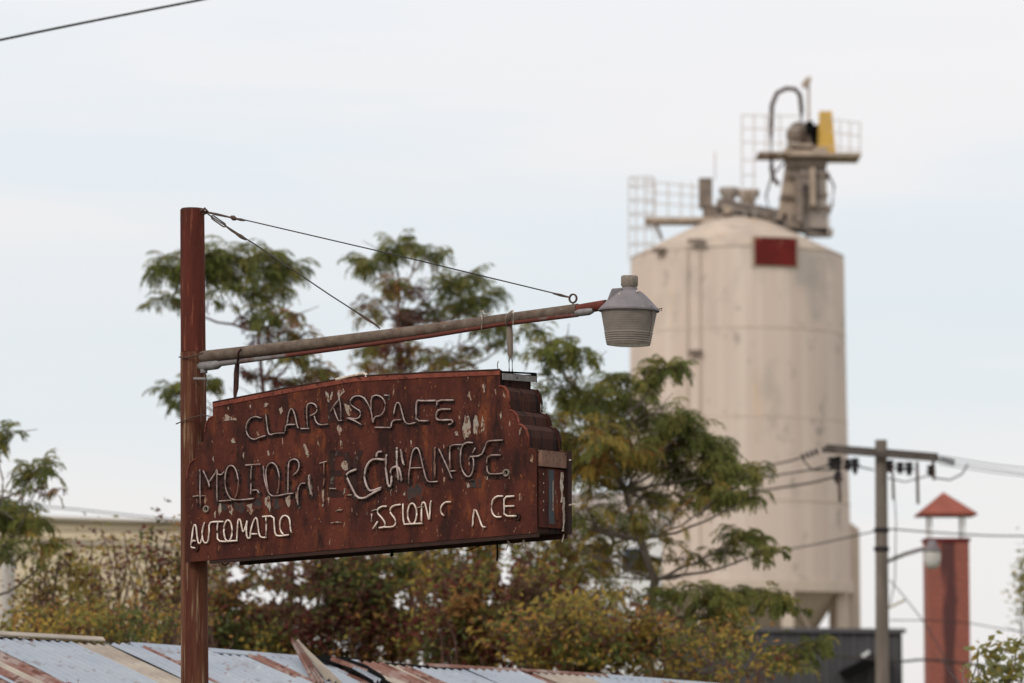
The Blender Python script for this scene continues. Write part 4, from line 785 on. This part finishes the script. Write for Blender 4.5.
for pl in FL:
    cx_ = sum(p[0] for p in pl) / len(pl); cy_ = sum(p[1] for p in pl) / len(pl); q = []
    for i_, p in enumerate(pl):
        nx = pl[(i_ + 1) % len(pl)]
        for t in (0, .33, .66):
            X = p[0] + (nx[0] - p[0]) * t; Y_ = p[1] + (nx[1] - p[1]) * t; k = rnd.uniform(.80, 1.12); q.append(on(cx_ + (X - cx_) * k, cy_ + (Y_ - cy_) * k, .0035))
    m = MB(); m.prism(q, [p - SN * .003 for p in q]); m.build('paint_flake', M['flake'], sign)
for x0, x1, y0, y1 in ((220, 228, 503, 511), (234, 246, 501, 512), (254, 262, 500, 510), (271, 284, 497, 508), (256, 261, 488, 500), (284, 289, 490, 496), (405, 424, 484, 500), (470, 482, 478, 488)):
    q = []
    for k in range(16):
        a = k / 16 * 2 * math.pi; ca, sa = math.cos(a), math.sin(a); ca = math.copysign(abs(ca) ** .5, ca); sa = math.copysign(abs(sa) ** .5, sa); q.append(on((x0 + x1) / 2 + (x1 - x0) / 2 * ca * rnd.uniform(.75, 1.1), (y0 + y1) / 2 + (y1 - y0) / 2 * sa * rnd.uniform(.6, 1.25), .0028))
    m = MB(); m.prism(q, [p - SN * .0024 for p in q]); m.build('paint_flake', M['flake_dark'], sign)

# neon tube letters: strokes in enlarged photo coordinates -> photo -> sign face
def zz(ox, oy, sc): return lambda x, y: (ox + x / sc, oy + y / sc)
A1 = zz(240, 380, 8.533); A2 = zz(340, 370, 8.533); B1 = zz(180, 440, 8.533); B2 = zz(280, 430, 8.533); B3 = zz(340, 430, 8.533); B4 = zz(420, 420, 8.533); C1 = zz(180, 500, 8.533); C2 = zz(360, 480, 5.689)
def ell(cx, cy, rx, ry, n=14, a0=0, a1=360): return [(cx + rx * math.cos(R(a0 + (a1 - a0) * k / n)), cy + ry * math.sin(R(a0 + (a1 - a0) * k / n))) for k in range(n + 1)]
ROW1 = [(A1, [[(180, 325), (130, 310), (80, 330), (50, 390), (55, 450), (85, 495), (125, 510), (165, 490), (215, 475)]]),
        (A1, [[(220, 295), (228, 360), (240, 450), (258, 470), (300, 455), (380, 452)]]),
        (A1, [[(385, 440), (388, 395), (405, 380), (470, 380)], [(402, 375), (412, 300), (428, 248), (448, 244), (470, 300), (490, 400), (500, 410)]]),
        (A1, [[(577, 400), (570, 300), (568, 215), (600, 195), (640, 205), (662, 245), (650, 280), (600, 305)], [(635, 310), (645, 350), (675, 385), (750, 378)], [(520, 415), (590, 415)]]),
        (A1, [[(772, 270), (800, 220), (850, 160)], [(800, 240), (820, 300), (840, 350), (868, 345)], [(845, 150), (862, 230), (860, 340)]]),
        (A2, [[(215, 250), (180, 222), (130, 220), (90, 250), (85, 290), (130, 325), (175, 350), (175, 395), (140, 420), (75, 408)], [(60, 410), (120, 430), (185, 468)]]),
        (A2, [[(205, 235), (240, 290), (270, 350), (280, 470), (290, 400), (350, 390), (386, 335), (386, 270), (350, 225), (300, 212), (264, 240), (268, 350)], [(380, 215), (412, 218)], [(300, 490), (430, 492)]]),
        (A2, [[(435, 490), (440, 450), (462, 425), (520, 425)], [(458, 380), (470, 310), (488, 275), (510, 285), (530, 360), (550, 440), (582, 465), (640, 450)]]),
        (A2, [[(820, 262), (690, 264), (655, 258), (650, 350), (650, 435), (755, 435)]]),
        (A2, [[(968, 258), (830, 258), (828, 300)], [(942, 335), (845, 335), (822, 370), (820, 415), (850, 430), (945, 425), (965, 435), (955, 462), (930, 465)]])]
ROW2 = [(B1, [[(175, 565), (172, 450), (170, 255)], [(200, 265), (225, 320), (248, 370), (250, 402)], [(248, 360), (300, 285), (318, 240), (315, 350), (318, 520)], [(320, 290), (350, 300), (375, 272)]]),
        (B1, [[(500, 350), (485, 270), (460, 225), (430, 215), (400, 240), (385, 300), (385, 390), (405, 460), (440, 510), (520, 512), (630, 500)], [(335, 522), (440, 515)]]),
        (B1, [[(560, 215), (685, 207)], [(610, 225), (605, 350), (605, 492)], [(620, 430), (660, 425), (675, 455)]]),
        (B1, [[(712, 225), (720, 330), (745, 430), (775, 475), (820, 480), (910, 460), (965, 455)], [(762, 462), (740, 370), (730, 280), (745, 215), (780, 190), (815, 210), (840, 260), (847, 320)]]),
        (B2, [[(68, 540), (70, 400), (72, 280), (100, 250), (145, 250), (166, 290), (158, 345), (115, 385)], [(155, 640), (150, 560), (155, 490), (180, 455), (215, 455)], [(245, 390), (252, 470), (275, 565)]]),
        (B2, [[(340, 285), (400, 268)], [(425, 500), (480, 502)]]),
        (B3, [[(135, 338), (80, 358), (50, 388), (100, 490), (145, 578), (210, 585), (270, 545), (345, 505)]]),
        (B3, [[(380, 255), (290, 245), (240, 280), (212, 350), (210, 420), (235, 500), (265, 525), (350, 492)], [(310, 232), (318, 190), (352, 185)]]),
        (B3, [[(395, 215), (390, 300), (400, 400), (412, 478), (435, 483), (440, 420), (432, 340), (460, 315), (500, 312), (520, 370), (525, 430)], [(485, 155), (485, 250), (490, 330), (500, 422)], [(520, 170), (530, 240), (545, 300)]]),
        (B3, [[(590, 465), (585, 400), (595, 320), (605, 250), (620, 180), (645, 150), (672, 160), (690, 230), (710, 320), (738, 430), (770, 445), (830, 440)], [(600, 325), (700, 322)]]),
        (B3, [[(812, 150), (812, 160)], [(845, 165), (890, 260), (930, 350), (955, 412)], [(940, 140), (935, 230), (936, 330)], [(945, 350), (992, 350)]]),
        (B4, [[(258, 235), (270, 212), (365, 210)], [(450, 195), (400, 190), (365, 212), (345, 270), (345, 380), (370, 450), (405, 490), (440, 470), (460, 400), (455, 320), (430, 312)], [(470, 240), (450, 282)]]),
        (B4, [[(430, 314), (520, 305), (550, 250), (570, 185), (600, 178), (705, 172)], [(688, 300), (578, 300), (568, 380), (578, 460), (640, 462), (712, 455)]])]
ROW3 = [(C1, [[(128, 410), (95, 405), (92, 370), (112, 345), (130, 350)], [(97, 365), (105, 290), (120, 210), (137, 215), (145, 300), (156, 372), (176, 370), (190, 320)]]),
        (C1, [[(208, 195), (190, 260), (190, 330), (210, 370), (240, 360), (248, 290), (250, 195), (290, 185), (368, 185)]]),
        (C1, [[(322, 195), (318, 270), (320, 350), (400, 356), (440, 350)]]),
        (C1, [ell(410, 262, 36, 92), [(420, 350), (490, 348)]]),
        (C1, [[(485, 345), (490, 250), (495, 165), (515, 165), (525, 220), (537, 280), (558, 240), (578, 155), (565, 240), (570, 325), (598, 325)]]),
        (C1, [[(600, 325), (602, 260), (630, 170), (655, 145), (665, 210), (675, 290), (690, 320), (735, 320)], [(612, 290), (660, 290)]]),
        (C1, [[(705, 142), (800, 135), (805, 210), (812, 300), (850, 308), (925, 298)], [(735, 150), (735, 230), (735, 320)]]),
        (C1, [[(885, 298), (856, 260), (850, 190), (870, 140), (905, 130), (935, 155), (940, 220), (950, 280)]]),
        (C2, [[(75, 277), (100, 237)], [(66, 195), (66, 235)]]),
        (C2, [[(150, 150), (125, 150), (100, 165), (100, 190), (125, 215), (145, 245), (140, 268), (110, 272)]]),
        (C2, [[(230, 140), (190, 145), (170, 165), (175, 190), (200, 220), (205, 250), (185, 268), (138, 268)]]),
        (C2, [[(245, 138), (245, 220), (252, 250)]]),
        (C2, [ell(297, 192, 26, 60), [(252, 252), (355, 247)]]),
        (C2, [[(350, 246), (350, 180), (352, 130), (368, 125), (380, 170), (395, 242), (398, 170), (403, 120)]]),
        (C2, [[(515, 125), (485, 125), (460, 150), (458, 180), (475, 203)]]),
        (C2, [[(640, 265), (645, 200), (655, 158), (680, 220), (695, 267), (712, 268)]]),
        (C2, [[(812, 92), (775, 92), (750, 120), (748, 180), (770, 212), (802, 210)]]),
        (C2, [[(876, 92), (820, 95), (820, 150), (820, 205), (888, 205)], [(822, 150), (876, 148)]])]
DIM = [(B1, [[(500, 350), (495, 430), (470, 500)]]), (B1, [[(847, 320), (845, 400), (830, 460)]]), (B3, [[(812, 160), (812, 250), (808, 420)]]), (B4, [[(258, 240), (256, 330), (262, 420)]]), (B4, [[(125, 240), (125, 330), (122, 450)]]), (B2, [[(375, 280), (378, 400), (372, 480)]])]
M['tube_dim'] = mat('tube_dim', (.13, .06, .045), .6, var=(.2, .11, .08), scale=14, spec=.2)
def smooth_line(P):
    if len(P) < 3: return P
    q = [P[0]]
    for i_ in range(len(P) - 1):
        a, b = P[i_], P[i_ + 1]; q += [(a[0] * .75 + b[0] * .25, a[1] * .75 + b[1] * .25), (a[0] * .25 + b[0] * .75, a[1] * .25 + b[1] * .75)]
    return q + [P[-1]]
for row, mk, rad in ((ROW1, 'tube_old', .0055), (ROW2, 'tube_old', .0058), (ROW3, 'tube_new', .0070), (DIM, 'tube_dim', .0065)):
    for li, (zf, strokes) in enumerate(row):
        mm = MB(); r_ = rad; mk2 = mk
        if row is ROW2 and li in (6, 7, 8): r_ = .0092; mk2 = 'tube_thick'
        if row is ROW1 and li in (8, 9): r_ = .0078
        for stk_ in strokes:
            pts = smooth_line([zf(*p) for p in stk_]); n = len(pts)
            pts3 = [on(p[0], p[1], .019 + .004 * math.sin(i_ * 1.3 + li)) for i_, p in enumerate(pts)]
            # glass ends bend back into the face
            pts3 = [on(pts[0][0], pts[0][1], .004)] + pts3 + [on(pts[-1][0], pts[-1][1], .004)]
            mm.tube(pts3, [r_ * .9] + [r_] * n + [r_ * .9], 8)
        mm.build('neon_letter', M[mk2], sign, fixn=False)
# ghost of the painted lettering under the upper two rows
m = MB(); kz = 0
GH = []
for row, wd_, dy in ((ROW1, 2.9, 1.4), (ROW2, 3.6, 2.0)):
    for zf, strokes in row:
        for stk_ in strokes:
            if len(stk_) > 2 or row is ROW1: GH.append(([(p[0] + .3, p[1] + dy) for p in smooth_line([zf(*q) for q in stk_])], wd_))
GH.append(([B2(440, 560), B2(440, 180)], 3)); GH.append(([B2(440, 200), B2(520, 200)], 3)); GH.append(([B2(440, 370), B2(520, 370)], 3)); GH.append(([B2(440, 550), B2(530, 545)], 3)); GH.append(([B2(560, 200), B2(640, 480)], 3)); GH.append(([B2(690, 180), B2(600, 380)], 3)); GH.append(([B2(230, 400), B2(300, 560)], 2.5))
GH.append(([B3(812, 160), B3(808, 430)], 3)); GH.append(([A1(765, 160), A1(775, 350)], 3))
for pts, wd_ in GH:
    P = [Vector((p[0], p[1])) for p in pts]
    for a, b in zip(P, P[1:]):
        if (b - a).length < .05: continue
        d = (b - a).normalized(); nn = Vector((-d.y, d.x)) * wd_ * rnd.uniform(.85, 1.1); a2 = a - d * wd_ * .4; b2 = b + d * wd_ * .4; kz += 1
        off = .0012 + .0000011 * kz
        m.add([on(*(a2 + nn), off), on(*(b2 + nn), off), on(*(b2 - nn), off), on(*(a2 - nn), off)], [(0, 1, 2, 3)])
m.build('painted_lettering', M['ghost'], sign, fixn=False)
# grommets (electrode housings)
for (x, y, r_) in ((207, 509, .028), (507, 472.8, .028), (197, 547.5, .027), (518, 516.8, .027)):
    m = MB(); c = on(x, y, .0); m.lathe(c, [(r_, 0), (r_, .018), (r_ - .009, .018), (r_ - .009, .004), (0, .004)], 18, axis=SN, smooth=False); m.build('tube_socket', M['steel_brown'] if r_ > .0275 else M['rust_end'], sign)
for (x, y) in ((207.5, 509), (507.5, 472.8)):
    m = MB(); m.lathe(on(x, y, .005), [(.015, 0), (.015, .004), (0, .004)], 12, axis=SN); m.build('socket_hole_shade', M['black'], sign)  # solid black disc paints the shade inside the socket mouth
for (x0, y0, x1, y1) in ((193, 496.5, 205, 496), (336, 511, 343, 510), (417, 486 + 22, 424, 507), (346, 498 - 2, 352, 495), (331, 511 + 12, 341, 522.5), (372, 511, 379, 509.5), (505, 484, 506, 494), (470, 478 + 3, 474, 480)):
    m = MB(); m.tube([on(x0, y0, .003), on((x0 + x1) / 2, (y0 + y1) / 2 - .5, .022), on(x1, y1, .003)], .005, 5); m.build('tube_support', M['flake'] if x0 < 470 else M['steel_dark'], sign)
# wires and tubes dangling below
for pts, mk, r_ in (([(508, 541), (512, 548), (516, 552), (521, 549), (523.5, 540)], 'tube_new', .006), ([(523.5, 540), (526, 546), (528, 551)], 'tube_new', .006), ([(507, 540), (508.5, 544), (506, 550)], 'tube_old', .004), ([(497, 541), (497.5, 553), (497, 561)], 'black', .007),
                    ([(498, 540), (482, 545), (466, 551)], 'black', .004), ([(391, 549), (393, 553), (391, 556)], 'black', .012), ([(250, 556), (250, 565)], 'black', .012), ([(220, 559.5), (224, 566), (229, 563)], 'black', .006)):
    m = MB(); m.tube([on(x, y, -.2) for x, y in smooth_line(pts)], r_, 6); m.build('dangling_wire' if mk == 'black' else 'loose_tube', M[mk], sign)

# ------------------------------------------------------------------ yard lamp at the end of the arm
lp = on(629, 309, AO); k_ = lp.y / F
ld = thing('yard_lamp', 'grey metal barn lamp with a ribbed bowl at the end of the arm', 'lamp', lp)
def lz(y): return (309 - y) * k_ * 1.01
LAX = Vector((.02, 0, 1)).normalized()
m = MB(); m.lathe(lp, [(30.5 * k_, lz(311.5)), (31 * k_, lz(310)), (29.5 * k_, lz(308.3)), (27 * k_, lz(306)), (22.5 * k_, lz(301)), (17 * k_, lz(295.5)), (12.5 * k_, lz(291.8)), (8.5 * k_, lz(290.5)), (8 * k_, lz(287.8)), (0, lz(287.6))], 40, axis=LAX); m.build('lamp_hood', M['lamp_metal'], ld)
m = MB(); m.lathe(lp, [(7.2 * k_, lz(288)), (7.4 * k_, lz(287)), (8.6 * k_, lz(285.5)), (8.6 * k_, lz(277)), (8 * k_, lz(275.8)), (0, lz(275.5))], 24, axis=LAX); m.build('photocell', M['photocell'], ld)
m = MB(); q = [lp + Vector((x * k_, 0, lz(y))) for x, y in ((-23, 303), (-17.5, 289.3), (-7, 288.5), (-7, 300))]; m.prism([p + Vector((0, -9 * k_, 0)) for p in q], [p + Vector((0, 9 * k_, 0)) for p in q]); m.build('ballast_box', M['lamp_metal'], ld, bevel=.008)
pr = []; yy = 311.5; 
while yy < 343.5:
    t = (yy - 311.5) / 32; r_ = 28.2 - 6.2 * t; pr += [((r_ + (.55 if t > .62 else .0)) * k_, lz(yy)), ((r_ - (.15 if t > .62 else .1)) * k_, lz(yy + 1.1))]; yy += 2.2
pr += [(22.3 * k_, lz(343.6)), (21.8 * k_, lz(345)), (20.6 * k_, lz(344.6)), (20.2 * k_, lz(342))]
m = MB(); m.lathe(lp, pr, 48, axis=LAX, smooth=False); m.build('lamp_bowl', M['lamp_lens'], ld)
m = MB(); m.lathe(lp, [(21.2 * k_, lz(344.2)), (18 * k_, lz(345.6)), (0, lz(346))], 32, axis=LAX); m.build('lens_bottom', M['lamp_glass'], ld)
for (x, y) in ((-10, 296.2), (8, 293.5)): m = MB(); m.lathe(lp + Vector((x * k_, -13 * k_, lz(y) + .01)), [(.0, .008), (.007, .006), (.008, -.01)], 8); m.build('rivet', M['white_paint'], ld)
m = MB(); m.tube([lp + Vector((22 * k_, -20 * k_, lz(308))), lp + Vector((22.2 * k_, -18 * k_, lz(322))), lp + Vector((19.5 * k_, -15.5 * k_, lz(338)))], .003, 5); m.tube([lp + Vector((x * k_, 0, lz(y))) for x, y in ((30, 309), (33.5, 308.2), (32, 311))], .005, 5); m.build('latch_wire', M['steel_dark'], ld)
